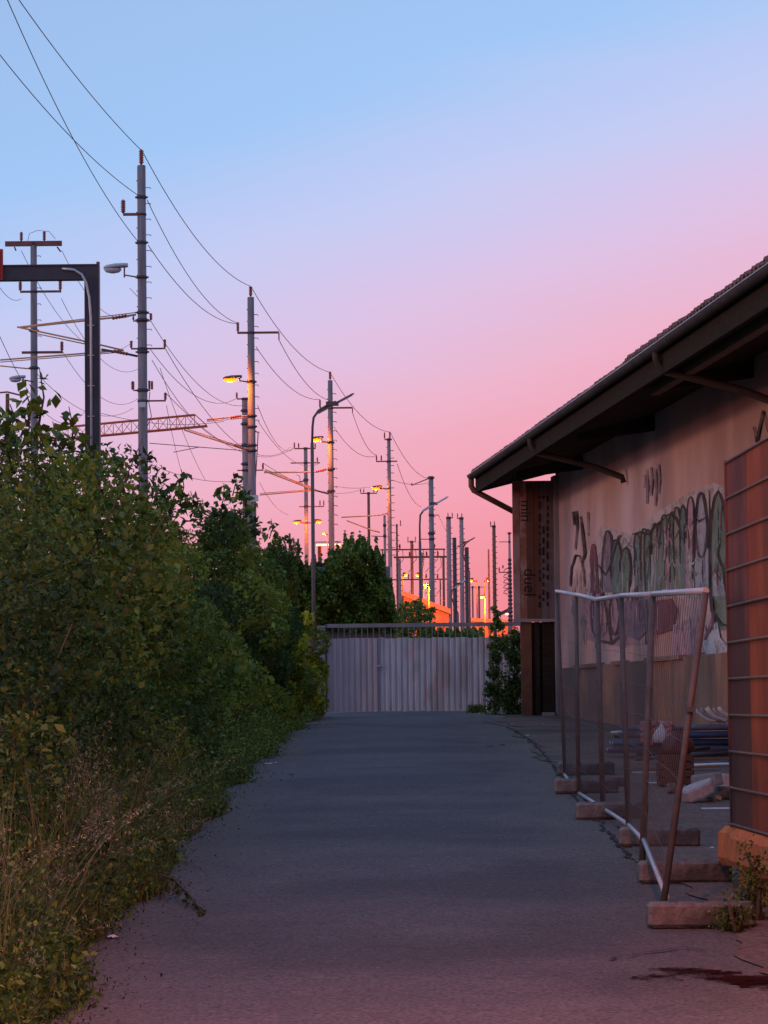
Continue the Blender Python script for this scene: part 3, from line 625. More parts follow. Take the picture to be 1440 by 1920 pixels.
# ------------------------------------------------------------------ container on blocks
def XC(Y): return 2.36 + 0.0217 * (22 - Y)
cz0, cz1 = P(1368, 1548, 22).z, P(1360, 866, 22).z
ct = thing('steel_container', (XC(19) + 1.2, 19, cz0), 'rust-brown ribbed steel container standing on concrete blocks', 'container')
for k in range(6):
    ya, yb = 22 - k * 1.05, 22 - (k + 1) * 1.05 + .012
    MB().hexa([(XC(ya), ya, cz0), (XC(ya) + .05, ya, cz0), (XC(yb) + .05, yb, cz0), (XC(yb), yb, cz0), (XC(ya), ya, cz1), (XC(ya) + .05, ya, cz1), (XC(yb) + .05, yb, cz1), (XC(yb), yb, cz1)]).build('side_panel', M_CONT if k % 2 == 0 else M_CONT2, ct)
yn = 22 - 6.3
MB().hexa([(XC(22) + .06, 22 - .02, cz0 + .01), (XC(22) + 2.3, 22 - .02, cz0 + .01), (XC(yn) + 2.3, yn, cz0 + .01), (XC(yn) + .06, yn, cz0 + .01), (XC(22) + .06, 22 - .02, cz1 - .01), (XC(22) + 2.3, 22 - .02, cz1 - .01), (XC(yn) + 2.3, yn, cz1 - .01), (XC(yn) + .06, yn, cz1 - .01)]).build('shell', M_CONT, ct)
M_RIB = mat('rib_edge_steel', (0.18, 0.09, 0.065), (0.25, 0.13, 0.09), 4, .7)
for k in range(11):
    z = cz0 + .012 + (cz1 - cz0 - .02) * k / 10
    MB().tube([(XC(22) - .006, 22.0, z), (XC(19) - .006, 19.0, z - .004), (XC(yn) - .006, yn, z)], .0105, 6).build('rib', M_RIB, ct)
MB().hexa([(XC(22) - .012, 22.02, cz0 - .01), (XC(22) + .04, 22.02, cz0 - .01), (XC(22) + .04, 21.97, cz0 - .01), (XC(22) - .012, 21.97, cz0 - .01), (XC(22) - .012, 22.02, cz1 + .01), (XC(22) + .04, 22.02, cz1 + .01), (XC(22) + .04, 21.97, cz1 + .01), (XC(22) - .012, 21.97, cz1 + .01)]).build('corner_post', M_CONT, ct)
M_OB = mat('orange_lit_concrete', (0.48, 0.13, 0.045), (0.6, 0.19, 0.065), 4, .95, .5, bscale=25)  # orange light on the blocks is put into the concrete colour
for (lab, ya, yb, ins, z0, z1, jag) in (('chipped concrete slab right under the container, tinted with orange light', 22.15, 15.5, -.06, P(1350, 1622, 22).z, cz0 - .006, .02), ('lower concrete block below the chipped slab, tinted with orange light', 22.0, 15.6, .05, 0.15, P(1350, 1622, 22).z - .004, .015)):
    b = thing('concrete_block', (XC(20) + .5, 20, z0 if z0 > .2 else G(20)), lab, 'concrete block')
    ns = 24; rings = []
    for k in range(ns + 1):
        y = ya + (yb - ya) * k / ns; x0 = XC(y) + ins + rnd.uniform(-jag, jag)
        rings.append([Vector((x0 + .02, y, z0 + rnd.uniform(-jag, jag) * .6)), Vector((x0 + 1.2, y, z0)), Vector((x0 + 1.2, y, z1)), Vector((x0 + .05, y, z1)), Vector((x0, y, z1 - .05 + rnd.uniform(-jag, jag))), Vector((x0 - .005, y, z0 + .05))])
    MB().loft(rings, True, False).build('slab', M_OB, b)

# ------------------------------------------------------------------ things stored behind the fence
def rbox(name, c, size, rz, m, label, cat, ry=0.0, rx=0.0, bev=.01, group=None):
    o = MB().bbox(c, size, bev, Matrix.Rotation(rz, 3, 'Z') @ Matrix.Rotation(ry, 3, 'Y') @ Matrix.Rotation(rx, 3, 'X')).build(name, m, base=Vector(c) - Vector((0, 0, size[2] / 2)))
    return tag(o, label, cat, group)
M_CH0 = mat('rosy_offcut', (0.36, 0.27, 0.26), (0.46, 0.36, 0.34), 6, .8)
# stack of blue steel profiles, ends towards the road
SY = 41.5; sz = RG(3.5, SY)
pos = []
for r in range(4):
    for k in range(4): pos.append((r, k))
M_SLATE = mat('slate_steel', (.10, .11, .15), (.16, .17, .21), 3, .5)
rowname = ['bottom', 'second', 'third', 'top']; colname = ['front', 'second', 'third', 'rear']
for (r, k) in pos:
    L = 2.2 + rnd.uniform(-.2, .1); x0 = P(1152, 1400, SY).x + rnd.uniform(-.1, .15) + .05 * r; y = SY - .2 + k * .125 + rnd.uniform(-.01, .01); z = sz + .10 + r * .092
    a = Vector((x0, y, z)); b = Vector((x0 + L, y + .15 + rnd.uniform(-.02, .02), z))
    a += Vector((rnd.uniform(-.15, .2), 0, rnd.uniform(-.006, .006))); b += Vector((0, rnd.uniform(-.05, .05), rnd.uniform(-.012, .012)))
    mm = M_BLUE if (r + k) % 3 else (M_STEEL if k % 2 else M_SLATE); rr_ = rnd.choice((.034, .038, .042)); nsd = 4 if (r * 3 + k) % 4 == 0 else 10
    o = thing('steel_bar', a, '%s bar in the stored bundle, %s of its row, %s layer' % ({'blue_steel_profile': 'blue steel', 'dark_painted_steel': 'dark steel'}.get(mm.name, 'slate grey steel'), colname[k], rowname[r]), 'steel bar', 'steel bars stacked behind the fence')
    MB().tube([a, b], rr_, nsd, nsd > 4).build('bar', mm, o)
    MB().tube([a - Vector((.006, 0, 0)), a + Vector((.03, 0, 0))], rr_ * .75, nsd, False).build('end_cap', M_WHITE if rnd.random() < .4 else M_STEEL, o)
for k, dx in enumerate((.35, 1.7)):
    c = (P(1152, 1400, SY).x + dx, SY, sz + .027)
    rbox('timber_bearer', c, (.09, .7, .055), 0, M_TIMB, ('timber bearer under the road end of the steel bars', 'timber bearer under the shed end of the steel bars')[k], 'timber')
# curved white offcuts lying on top, side by side
for k in range(5):
    o0 = 11.5 * k; pts = [P(x + o0 + rnd.uniform(-2, 2), y + rnd.uniform(-1.5, 1.5) - (k % 2) * 2, 41.3 + .09 * k) for x, y in ((1303, 1331), (1308, 1339), (1316, 1347), (1328, 1353), (1341, 1357))]
    zmin = min(p.z for p in pts); pts = [p + Vector((0, 0, max(0, sz + .455 - zmin))) for p in pts]
    tag(MB().tube(pts, .022 + .005 * (k % 3), 8).build('curved_pipe', (M_WHITE, M_CONC, M_WHITE, M_CH0, M_WHITE)[k], base=pts[4]), 'curved pale pipe offcut on the steel bundle, %s from the road' % ['first', 'second', 'third', 'fourth', 'fifth'][k], 'pipe', 'curved pipe offcuts')
tag(MB().tube([P(1145, 1374, 41.0), P(1168, 1372, 41.0)], .02, 8).build('pale_bar', M_WHITE, base=P(1145, 1374, 41)), 'short pale bar poking out above the bundle ends', 'bar')
# crate, bag, wrapped sheet, cloth
def crate(Y, x0, x1, yb, h, lab):
    a = P(x0, yb, Y); b = P(x1, yb, Y); g = RG(a.x, Y); w = b.x - a.x; c = thing('wooden_crate', ((a.x + b.x) / 2, Y, g), lab, 'crate')
    m = mat('red_brown_crate', (0.085, 0.04, 0.033), (0.15, 0.065, 0.05), 6, .95, .4)
    for k in range(4): MB().box(((a.x + b.x) / 2, Y, g + .04 + h / 4 * (k + .38)), (w, .022, h / 4 - .012)).build('slat', m, c)
    for k in range(4): MB().box(((a.x + b.x) / 2, Y + w, g + .04 + h / 4 * (k + .38)), (w, .022, h / 4 - .012)).build('slat', m, c)
    for s in (a.x, b.x):
        for k in range(4): MB().box((s, Y + w / 2, g + .04 + h / 4 * (k + .38)), (.022, w - .03, h / 4 - .012)).build('slat', m, c)
        for yy in (Y + .03, Y + w - .03): MB().box((s + (.03 if s == a.x else -.03), yy, g + h / 2), (.03, .03, h)).build('corner_post', M_TIMB, c)
    MB().box(((a.x + b.x) / 2, Y + w / 2, g + .05), (w - .05, w - .05, .02)).build('floor_board', m, c)
    MB().box(((a.x + b.x) / 2, Y + w / 2, g + h + .01), (w + .01, w + .01, .02)).build('lid', m, c)
    return Vector(((a.x + b.x) / 2, Y + w / 2, g + h + .02)), w
ctop, cw = crate(33.2, 1238, 1300, 1470, .32, 'red brown slatted crate behind the fence')
def lump(name, c, r, m, label, cat, seed, sq=(1, 1, 1)):
    r0 = random.Random(seed); mb = MB(); rings = []; ph = [r0.uniform(0, 6.28) for _ in range(6)]
    prof = [(0, .62), (.06, .86), (.2, 1.0), (.38, .97), (.55, .8), (.7, .55), (.82, .3), (.9, .16), (.95, .2), (1.0, .27)]
    for i, (h, k0) in enumerate(prof):
        ring = []
        for j in range(20):
            a = 2 * math.pi * j / 20; k = k0 * (1 + .20 * math.sin(3 * a + ph[0] + 2 * h) + .13 * math.sin(7 * a + ph[1] - 5 * h) + .10 * r0.uniform(-1, 1))
            ring.append(Vector(c) + Vector((math.cos(a) * k * r * sq[0] + .25 * r * h, math.sin(a) * k * r * sq[1], h * r * sq[2] * (1 + .05 * r0.uniform(-1, 1)))))
        rings.append(ring)
    mb.loft(rings, True, True)
    return tag(mb.build(name, m, base=c), label, cat)
lump('rubbish_bag', ctop, .17, mat('dark_red_bag', (.07, .03, .03), (.12, .05, .045), 6, .5), 'dark reddish rubbish bag slumped on the slatted crate', 'bag', 3, (.95, .8, 1.6))
lump('plastic_bag', ctop + Vector((-.13, .25, .12)), .10, mat('pale_plastic', (.5, .46, .5), (.62, .58, .6), 6, .4), 'crumpled pale plastic bag behind the rubbish bag', 'bag', 5, (.7, .7, 2.2))
# checked cloth over the near profiles
me = bpy.data.meshes.new('checked_cloth'); mch = mat('checked_cloth', (0.55, 0.26, 0.26), None, rough=.9)
t_ = mch.node_tree; ck = t_.nodes.new('ShaderNodeTexChecker'); ck.inputs['Scale'].default_value = 26; ck.inputs[1].default_value = (.55, .24, .25, 1); ck.inputs[2].default_value = (.38, .15, .16, 1)
tcc = t_.nodes.new('ShaderNodeTexCoord'); t_.links.new(tcc.outputs['Object'], ck.inputs[0]); t_.links.new(ck.outputs[0], t_.nodes['Principled BSDF'].inputs['Base Color'])
x0, x1 = P(1202, 1400, 41.1).x, P(1262, 1400, 41.1).x; mb = MB(); nu, nv = 14, 8; gridp = []
for i in range(nu + 1):
    row = []
    for j in range(nv + 1):
        u = i / nu; w = j / nv; x = x0 + (x1 - x0) * u
        if w < .5: p = Vector((x, 41.18 - .02 * math.sin(u * 9), sz + .455 - (.5 - w) * .55 + .02 * math.sin(u * 14)))
        else: p = Vector((x + .03 * w, 41.18 + (w - .5) * .9, sz + .461 + .012 * math.sin(u * 11 + w * 7)))
        row.append(p)
    gridp.append(row)
for i in range(nu):
    for j in range(nv): mb.quad(gridp[i][j], gridp[i + 1][j], gridp[i + 1][j + 1], gridp[i][j + 1], True)
o = mb.build('checked_cloth', mch, base=(x0, 41.2, sz + .5)); tag(o, 'pink and red checked cloth draped over the blue bundle', 'cloth')
sm = o.modifiers.new('thickness', 'SOLIDIFY'); sm.thickness = .008
# loose planks and pipes thrown against the bundle
junk = [('scrap_plank', 1170, 1432, 40.6, 1.1, .2, .10, M_TIMB, 'dark plank leaning against the road end of the bundle'), ('scrap_plank', 1255, 1440, 39.6, 1.4, -.12, .02, M_RUSTY, 'reddish plank lying in front of the blue bundle'),
        ('scrap_pipe', 1190, 1420, 40.2, 1.5, .08, .05, M_STEEL, 'dark thin pipe lying along the front of the bundle'), ('scrap_pipe', 1275, 1452, 37.8, 1.2, -.2, .03, M_GALV, 'pale pipe lying between bundle and crate'),
        ('scrap_plank', 1205, 1452, 37.0, .9, .3, .03, M_PLINTH, 'short brown board nearest the fence mesh'), ('scrap_pipe', 1320, 1440, 38.6, .8, .5, .04, M_BLUE, 'short blue pipe near the container edge'), ('scrap_plank', 1310, 1470, 34.6, .7, -.4, .02, M_TIMB, 'dark board behind the broken concrete')]
for (nm, x, y, Y, L, rz, tilt, m, lab) in junk:
    p = P(x, y, Y); g = RG(p.x, Y); rot = Matrix.Rotation(rz, 3, 'Z') @ Matrix.Rotation(-tilt, 3, 'Y'); c = Vector((p.x + L / 2, Y, g + .03 + abs(math.sin(tilt)) * L / 2))
    if nm == 'scrap_plank': o = MB().bbox(c, (L, .14, .028), .004, rot).build(nm, m, base=c)
    else: o = MB().tube([c + rot @ Vector((-L / 2, 0, 0)), c + rot @ Vector((L / 2, 0, 0))], .024, 8).build(nm, m, base=c)
    tag(o, lab, 'plank' if nm == 'scrap_plank' else 'pipe')
# broken concrete pieces
def chunk(Y, x, y, size, rz, ry, lab, m, seed, lift=0.0):
    g = P(x, y, Y); z = RG(g.x, Y) + .004 + lift; r = random.Random(seed); R = Matrix.Rotation(rz, 3, 'Z') @ Matrix.Rotation(ry, 3, 'Y')
    n = 7; base = [(size[0] * .5 * math.cos(2 * math.pi * i / n) * r.uniform(.75, 1.15), size[1] * .5 * math.sin(2 * math.pi * i / n) * r.uniform(.75, 1.15)) for i in range(n)]
    rings = [[R @ Vector((u * k, w * k, h)) for u, w in base] for h, k in ((0, .93), (size[2] * .15, 1), (size[2] * .85, .98), (size[2], .9))]
    mz = min(p.z for q in rings for p in q); c = Vector((g.x, Y, z - mz))
    return tag(MB().loft([[c + p for p in q] for q in rings], True, False).build('concrete_chunk', m, base=(g.x, Y, z)), lab, 'concrete chunk', 'broken concrete behind the fence')
M_CH = mat('pale_broken_concrete', (0.40, 0.31, 0.29), (0.52, 0.42, 0.39), 6, .95, .4, bscale=30)
chunk(30.8, 1312, 1500, (.36, .30, .12), .5, -.38, 'flat pale concrete slab lying lowest, tilted to the road', M_CH, 2)
chunk(31.0, 1330, 1478, (.34, .3, .13), -.3, -.12, 'angular grey concrete piece propped above the pale slab', M_CONC, 4, .12)
chunk(32.4, 1356, 1480, (.2, .2, .16), .9, .2, 'small concrete lump against the container edge', M_CH, 6)
chunk(31.2, 1362, 1500, (.22, .2, .12), .2, .1, 'dark concrete lump beside the container blocks', M_FOOT, 8)
chunk(33.5, 1150, 1436, (.3, .2, .1), .1, .0, 'low concrete remnant behind the fifth fence foot', M_FOOT, 9)
for k in range(14):
    Y = rnd.uniform(30.5, 34.5); x = rnd.uniform(1318, 1385) if k % 3 else rnd.uniform(1225, 1300); sz_ = rnd.uniform(.07, .16)
    chunk(Y, x, 1490, (sz_, sz_ * rnd.uniform(.6, 1), sz_ * rnd.uniform(.4, .8)), rnd.uniform(0, 3), rnd.uniform(-.3, .3), 'small broken bit of concrete scattered beside the container edge' if k % 3 else 'small broken bit of concrete scattered around the slatted crate', rnd.choice((M_CH, M_CONC, M_FOOT)), 200 + k)
for k, (x, y, Y) in enumerate(((1215, 1455, 36.5), (1235, 1475, 34.8), (1345, 1524, 29.5))):
    a = PG(x - 30, y); tag(MB().tube([a + Vector((0, 0, .03)), a + Vector((.35 + .1 * k, .04, .03))], .018, 8).build('metal_rod', M_FT, base=a), ('pale metal rod lying near the slatted crate', 'second pale rod lying closer to the fence feet', 'thin pale rod lying before the broken concrete')[k], 'rod')

# ------------------------------------------------------------------ railway poles
def _lathe_mesh(name, prof, m, n=10):
    mb = MB(); mb.loft([[Vector((r * math.cos(2 * math.pi * j / n), r * math.sin(2 * math.pi * j / n), z)) for j in range(n)] for r, z in prof], True, True)
    me = bpy.data.meshes.new(name); me.from_pydata([tuple(v) for v in mb.v], [], mb.f); me.polygons.foreach_set('use_smooth', mb.sm); me.materials.append(m); return me
prof = [(.40, 0)]
for k in range(6):
    z = .12 + k * .14; prof += [(.78, z), (1.25, z + .03), (1.2, z + .06), (.8, z + .10)]
prof += [(.3, .97), (.22, 1.0)]
INS_ME = _lathe_mesh('insulator', prof, M_INS)
INS_SMALL = _lathe_mesh('insulator_small', [(.3, 0), (.4, .1), (1, .15), (.8, .35), (1, .4), (.8, .6), (1, .65), (.7, .85), (.3, 1)], M_INS, 8)

class Pole:
    def __init__(s, name, label, px, ytop, d, w0, w1, m=M_POLE, group=None, cat='utility pole', sides=12, ybase=None):
        s.d = d; s.px = px; s.k = d / F; t = P(px, ytop, d); s.x = t.x; s.g = G(d); s.zt = t.z
        s.root = thing(name, (s.x, d, s.g), label, cat, group)
        s.w0, s.w1, s.m = w0 * s.k, w1 * s.k, m
        s.shaft = MB().tube([(s.x, d, s.g - .1), (s.x, d, s.g + (t.z - s.g) * .5), (s.x, d, t.z - .02), (s.x, d, t.z)], [s.w1 / 2, (s.w0 + s.w1) / 4, s.w0 / 2, s.w0 * .42], sides).build('shaft', m, s.root)
    def at(s, x, y): return Vector((P(x, y, s.d).x, s.d, P(s.px, y, s.d).z))
    def rad(s, z): return 0.5 * (s.w1 + (s.w0 - s.w1) * max(0, min(1, (z - s.g) / (s.zt - s.g))))
    def arm(s, y, xl, xr, th=3.2, m=None):
        a, b = s.at(xl, y), s.at(xr, y); MB().box((a + b) / 2 + Vector((0, -s.w0 * .1, 0)), ((b - a).length, th * s.k, th * s.k)).build('crossarm', m or M_ARM, s.root)
        z = a.z; MB().tube([(s.x, s.d, z - 2.2 * s.k), (s.x, s.d, z + 2.2 * s.k)], s.rad(z) * 1.12, 12).build('band', M_STEEL, s.root)
        return s
    def ins(s, x, y, h, w=7, down=False):
        p = s.at(x, y); me = INS_ME if h > 13 else INS_SMALL
        inst('insulator', me, p, (w / 2 * s.k, w / 2 * s.k, (-1 if down else 1) * h * s.k), s.root); return s
    def band(s, *yy):
        for y in yy:
            z = s.at(s.px, y).z; MB().tube([(s.x, s.d, z - 3 * s.k), (s.x, s.d, z + 3 * s.k)], s.rad(z) * 1.14, 12).build('band', M_STEEL, s.root)
            for sg in (-1, 1): MB().box((s.x + sg * s.rad(z) * 1.25, s.d, z), (s.rad(z) * .5, .05, 3 * s.k)).build('bolt', M_STEEL, s.root)
        return s
    def steps(s, y0, y1, dy, L=8, hook=True, both=True):
        mb = MB(); y = y0
        while y < y1:
            z = s.at(s.px, y).z; r = s.rad(z); q = r + L * s.k
            pts = [(s.x + r * .8, s.d, z), (s.x + q, s.d, z)] + ([(s.x + q + 1.5 * s.k, s.d, z - 2.5 * s.k)] if hook else [])
            mb.tube(pts, .75 * s.k, 5)
            if both:
                z2 = z + dy * .45 * s.k; mb.tube([(s.x - r * .8, s.d, z2), (s.x - r - L * .25 * s.k, s.d, z2)], 1.0 * s.k, 5)
            y += dy
        mb.build('climbing_irons', M_ARM, s.root)['kind'] = 'stuff'; return s
    def tube(s, pts, r=1.5, m=None, name='bracket_tube', yo=0.0):
        q = [P(x, y, s.d) + Vector((0, yo, 0)) for x, y in pts]; MB().tube(q, r * s.k, 8).build(name, m or M_TUBE, s.root); return s
    def tins(s, a, b, r=3.2):
        p, q = P(*a, s.d), P(*b, s.d); n = 11; pts = [p.lerp(q, i / (n - 1)) for i in range(n)]
        MB().tube(pts, [r * s.k * (1.0 if i % 2 else .5) for i in range(n)], 8, False).build('tube_insulator', M_INS, s.root); return s
    def lamp(s, x0, x1, y, h, lit=False, yarm=None, power=60.0, below=None):
        """cobra-head luminaire: x0 tip, x1 neck"""
        a, b = s.at(x0, y) + Vector((0, -.7, 0)), s.at(x1, y) + Vector((0, -.7, 0)); sg = 1 if x1 > x0 else -1; hh = h * s.k; prof = [(0, .30, .25), (.12, .75, .6), (.45, 1, 1), (.85, .9, .95), (1, .75, .7)]
        rings = []
        for u, wz, wy in prof:
            c = a.lerp(b, u) + Vector((0, 0, (hh * .25) * u))
            rings.append([c + Vector((0, math.cos(t) * hh * .85 * wy, (math.sin(t) * hh * .5 * wz) if math.sin(t) > 0 else math.sin(t) * hh * .22)) for t in [2 * math.pi * j / 10 for j in range(10)]])
        hd = MB().loft(rings, True, True).build('lamp_head', M_LAMPG if not lit else M_ARM, s.root)
        lc = a.lerp(b, .38) + Vector((0, 0, -hh * .22)); lw = abs(b.x - a.x) * .36
        rr = [[lc + Vector((math.cos(t) * lw * k, math.sin(t) * hh * .62 * k, z * hh)) for t in [2 * math.pi * j / 12 for j in range(12)]] for k, z in ((1, 0.1), (.97, -.2), (.75, -.48), (.2, -.62))]
        MB().loft(rr, True, True).build('lamp_lens', M_SOD if lit else M_LAMPG, hd)
        ya = yarm if yarm is not None else y + h * .8
        mb = MB(); e = b + Vector((-sg * .5 * h * s.k, 0, 0)); f_ = Vector((e.x, s.d - .7, s.at(s.px, ya).z)); mb.tube([e, f_, f_ + Vector((0, 0, -.35 * hh))], 1.6 * s.k, 6); mb.tube([f_, (s.x, s.d, f_.z)], 1.4 * s.k, 6); mb.build('lamp_arm', M_ARM, s.root)
        if lit:
            l = bpy.data.lights.new('sodium_light', 'POINT'); l.energy = power * 2.0; l.color = (1.0, .19, .012); l.shadow_soft_size = .12
            lo = bpy.data.objects.new('sodium_light', l); COL.objects.link(lo); lo.parent = s.root; lo.location = lc + Vector((0, 0, -hh * .6)) - BASE[s.root]
        return s
    def plate(s, x, y, w, h, txt=None):
        c = P(x, y, s.d) + Vector((0, -s.w1 * .75, 0)); pl = MB().box(c, (w * s.k, .03, h * s.k)).build('number_plate', mat('white_enamel', (.55, .55, .6), (.62, .62, .66), 3, .4), s.root)
        if txt:
            for i, t in enumerate(txt):
                me = text_mesh(t, h * s.k * .5); me.materials.clear(); me.materials.append(mat('plate_ink', (.03, .04, .12), None, rough=.6))
                inst('digits', me, c + Vector((0, -.018, h * s.k * (.08 - .42 * i) if len(txt) > 1 else -h * s.k * .16)), (1, 1, 1), pl, (math.pi / 2, 0, 0))
        return s

D1 = 100.0; S = 32.5
pl1 = Pole('catenary_pole', 'tallest concrete pole, with an unlit grey lamp on its arm', 265, 310, D1, 16, 20, group='concrete poles along the track')
pl1.ins(265, 309, 30, 8).arm(402, 231, 265, 5).ins(231, 400, 27, 8).band(370, 455, 520, 586, 600, 660).steps(352, 670, 29.5)
pl1.lamp(198, 243, 507, 13, False, 521).tube([(243, 540), (258, 556)], .6)
pl1.arm(602, 250, 282, 2.5).ins(283, 601, 14, 5).ins(250, 601, 9, 4).arm(654, 246, 309, 3).ins(246, 653, 15, 5).ins(309, 653, 17, 5)
pl1.tube([(255, 590), (225, 594), (40, 614)], 2.0).tins((238, 592), (210, 597), 4).tube([(255, 586), (35, 613)], 1.0).tube([(32, 613), (160, 640), (232, 657)], 1.7).tube([(70, 626), (160, 645)], 1.2).tube([(258, 668), (240, 664), (190, 655)], 2.3, M_STEEL).tins((240, 664), (212, 658), 4)
pl1.tube([(230, 657), (0, 675)], 1.6).tube([(230, 660), (0, 679)], 1.0).band(732)
pl1.arm(732, 250, 282, 2.5).ins(249, 731, 17, 6).ins(280, 731, 18, 4.5).ins(285, 731, 17, 4.5).arm(752, 270, 311, 3).ins(310, 751, 15, 5).plate(268, 760, 12, 10)
pl1.tube([(281, 735), (279, 755), (284, 780), (276, 800)], .8, M_WIRE, 'cable')

pl0 = Pole('catenary_pole', 'far-left concrete pole with a T-shaped top crossarm', 63, 455, 108, 12, 17, group='concrete poles along the track')
pl0.arm(457, 10, 116, 9).ins(40, 452, 18, 5.5).ins(83, 452, 19, 5.5).tube([(52, 452), (55, 438), (70, 432), (92, 434), (104, 448)], .5, M_WIRE, 'jumper_wire').arm(547, 38, 115, 4).ins(38, 545, 18, 6).ins(113, 545, 20, 6)
pl0.arm(661, 41, 118, 4.5).ins(116, 659, 19, 6).band(620, 690).lamp(22, 52, 713, 9, False, 716).tube([(27, 463), (30, 470)], 1.5, M_INS).tube([(107, 463), (114, 472)], 1.5, M_INS)
pl0.tube([(0, 686), (40, 690), (62, 692)], 1.3).steps(480, 680, 30, 6, True, False)

pl2 = Pole('catenary_pole', 'second tall concrete pole, carrying a lit orange lamp', 470, 557, D1 + S, 12.5, 17, group='concrete poles along the track')
pl2.ins(470, 556, 20, 6).arm(624, 445, 523, 4).ins(446, 622, 19, 5).tube([(523, 624), (523, 637)], 1.2, M_INS).steps(590, 830, 22, 6).lamp(420, 455, 712, 9, True, 717, power=420).band(716, 780, 800, 835, 845)
pl2.tube([(466, 780), (455, 780), (388, 787)], 1.6).tube([(466, 783), (388, 790)], .9).tins((452, 780), (432, 783), 3).tube([(466, 842), (452, 840), (345, 806)], 1.6).tube([(452, 837), (352, 805)], .9).tins((455, 841), (438, 835), 2.8)
pl2.tube([(470, 800), (484, 812), (482, 850), (477, 930)], 1.0, M_WIRE, 'cable').tube([(478, 800), (474, 860), (473, 935)], 1.4, M_GALV, 'conduit').plate(476, 935, 18, 12, ['12'])
sp = Pole('catenary_pole', 'short concrete pole standing close against the second tall one', 459, 750, D1 + S + 6, 11, 12, group='concrete poles along the track')
sp.arm(748, 444, 465, 2.5).ins(444, 747, 12, 4).band(770, 795, 835, 870).arm(882, 445, 494, 2.2).ins(493, 881, 13, 4).tube([(459, 845), (280, 831)], .8, M_WIRE).tube([(325, 848), (375, 838)], .8, M_WIRE)

pl3 = Pole('catenary_pole', 'third tall concrete pole, behind the curved dark lamp post', 619, 713, D1 + 2 * S, 9, 13, group='concrete poles along the track')
pl3.ins(619, 712, 16, 4.5).arm(765, 599, 661, 3.2).ins(600, 764, 15, 3.6).tube([(661, 765), (661, 774)], 1, M_INS).steps(738, 1000, 17.5, 5).lamp(584, 607, 824, 7, True, 830, power=420).band(830, 880, 921)
pl3.tube([(616, 879), (606, 883), (590, 885), (495, 886)], 1.5).tins((612, 880), (592, 885), 2.5).tube([(496, 883), (583, 916), (592, 921)], 1.7).tube([(497, 880), (585, 914)], .9).tube([(616, 926), (604, 923), (590, 919)], 1.5, M_STEEL).tube([(487, 928), (583, 920)], 1.2).tube([(487, 925), (583, 918)], .7)
qq = Pole('catenary_pole', 'concrete pole with three crossarms and a pair of lit lamps low down', 573, 840, D1 + 2 * S + 20, 7, 8, group='concrete poles along the track')
qq.arm(841, 552, 592, 2.4).ins(552, 840, 11, 3).ins(560, 840, 10, 3).ins(591, 840, 9, 3).arm(868, 545, 600, 2.2).ins(595, 867, 10, 3).band(900).arm(950, 561, 608, 2).ins(600, 949, 11, 2.6).ins(607, 949, 11, 2.6).tube([(555, 905), (570, 902)], 1.2, M_STEEL).tube([(563, 905), (562, 893), (556, 890)], .6, M_WIRE, 'jumper_wire')
qq.lamp(550, 566, 979, 5, True, 981, power=160); qq.lamp(604, 590, 978, 5, True, 981, power=160)

pl4 = Pole('catenary_pole', 'fourth tall pole, slender, with a lit lamp and a number plate', 729, 826, D1 + 3 * S, 6.5, 9.5, group='concrete poles along the track')
pl4.arm(824, 721, 735, 2.6).ins(721, 823, 13, 3).ins(731, 823, 14, 3).arm(865, 705, 745, 2.4).ins(706, 864, 11, 3).ins(715, 864, 11, 3).steps(845, 1050, 14, 6, False).lamp(697, 716, 915, 6, True, 917, power=300).tube([(727, 962), (712, 966), (640, 970)], 1.2).tube([(650, 976), (700, 995), (712, 998)], 1.3).plate(729, 1074, 11, 22, ['9', '2'])
s4 = Pole('catenary_pole', 'short pole pressed close to the fourth tall pole', 721, 966, D1 + 3 * S + 5, 4.5, 6, group='concrete poles along the track')
s4.band(985, 1005).tube([(721, 1006), (696, 1005)], .8, M_STEEL)
q5 = Pole('catenary_pole', 'thin brown pole with a short T-arm and four pins', 691, 927, D1 + 3 * S + 30, 5, 6.5, m=M_RUSTY, group='concrete poles along the track')
q5.arm(925, 676, 707, 2).ins(676, 924, 8, 2.2).ins(682, 924, 8, 2.2).ins(701, 924, 7, 2.2).ins(707, 924, 7, 2.2)
pl5 = Pole('catenary_pole', 'fifth tall pole, plain topped, behind the pale tilted lamp', 808, 897, D1 + 4 * S, 9, 10.5, group='concrete poles along the track')
pl5.steps(915, 1120, 13.5, 3, False).arm(966, 808, 823, 1.6).arm(1011, 786, 808, 1.5, M_RUSTY).band(896, 1000).tube([(804, 897), (782, 906), (772, 910)], 1.0, M_STEEL).ins(772, 910, 5, 3)
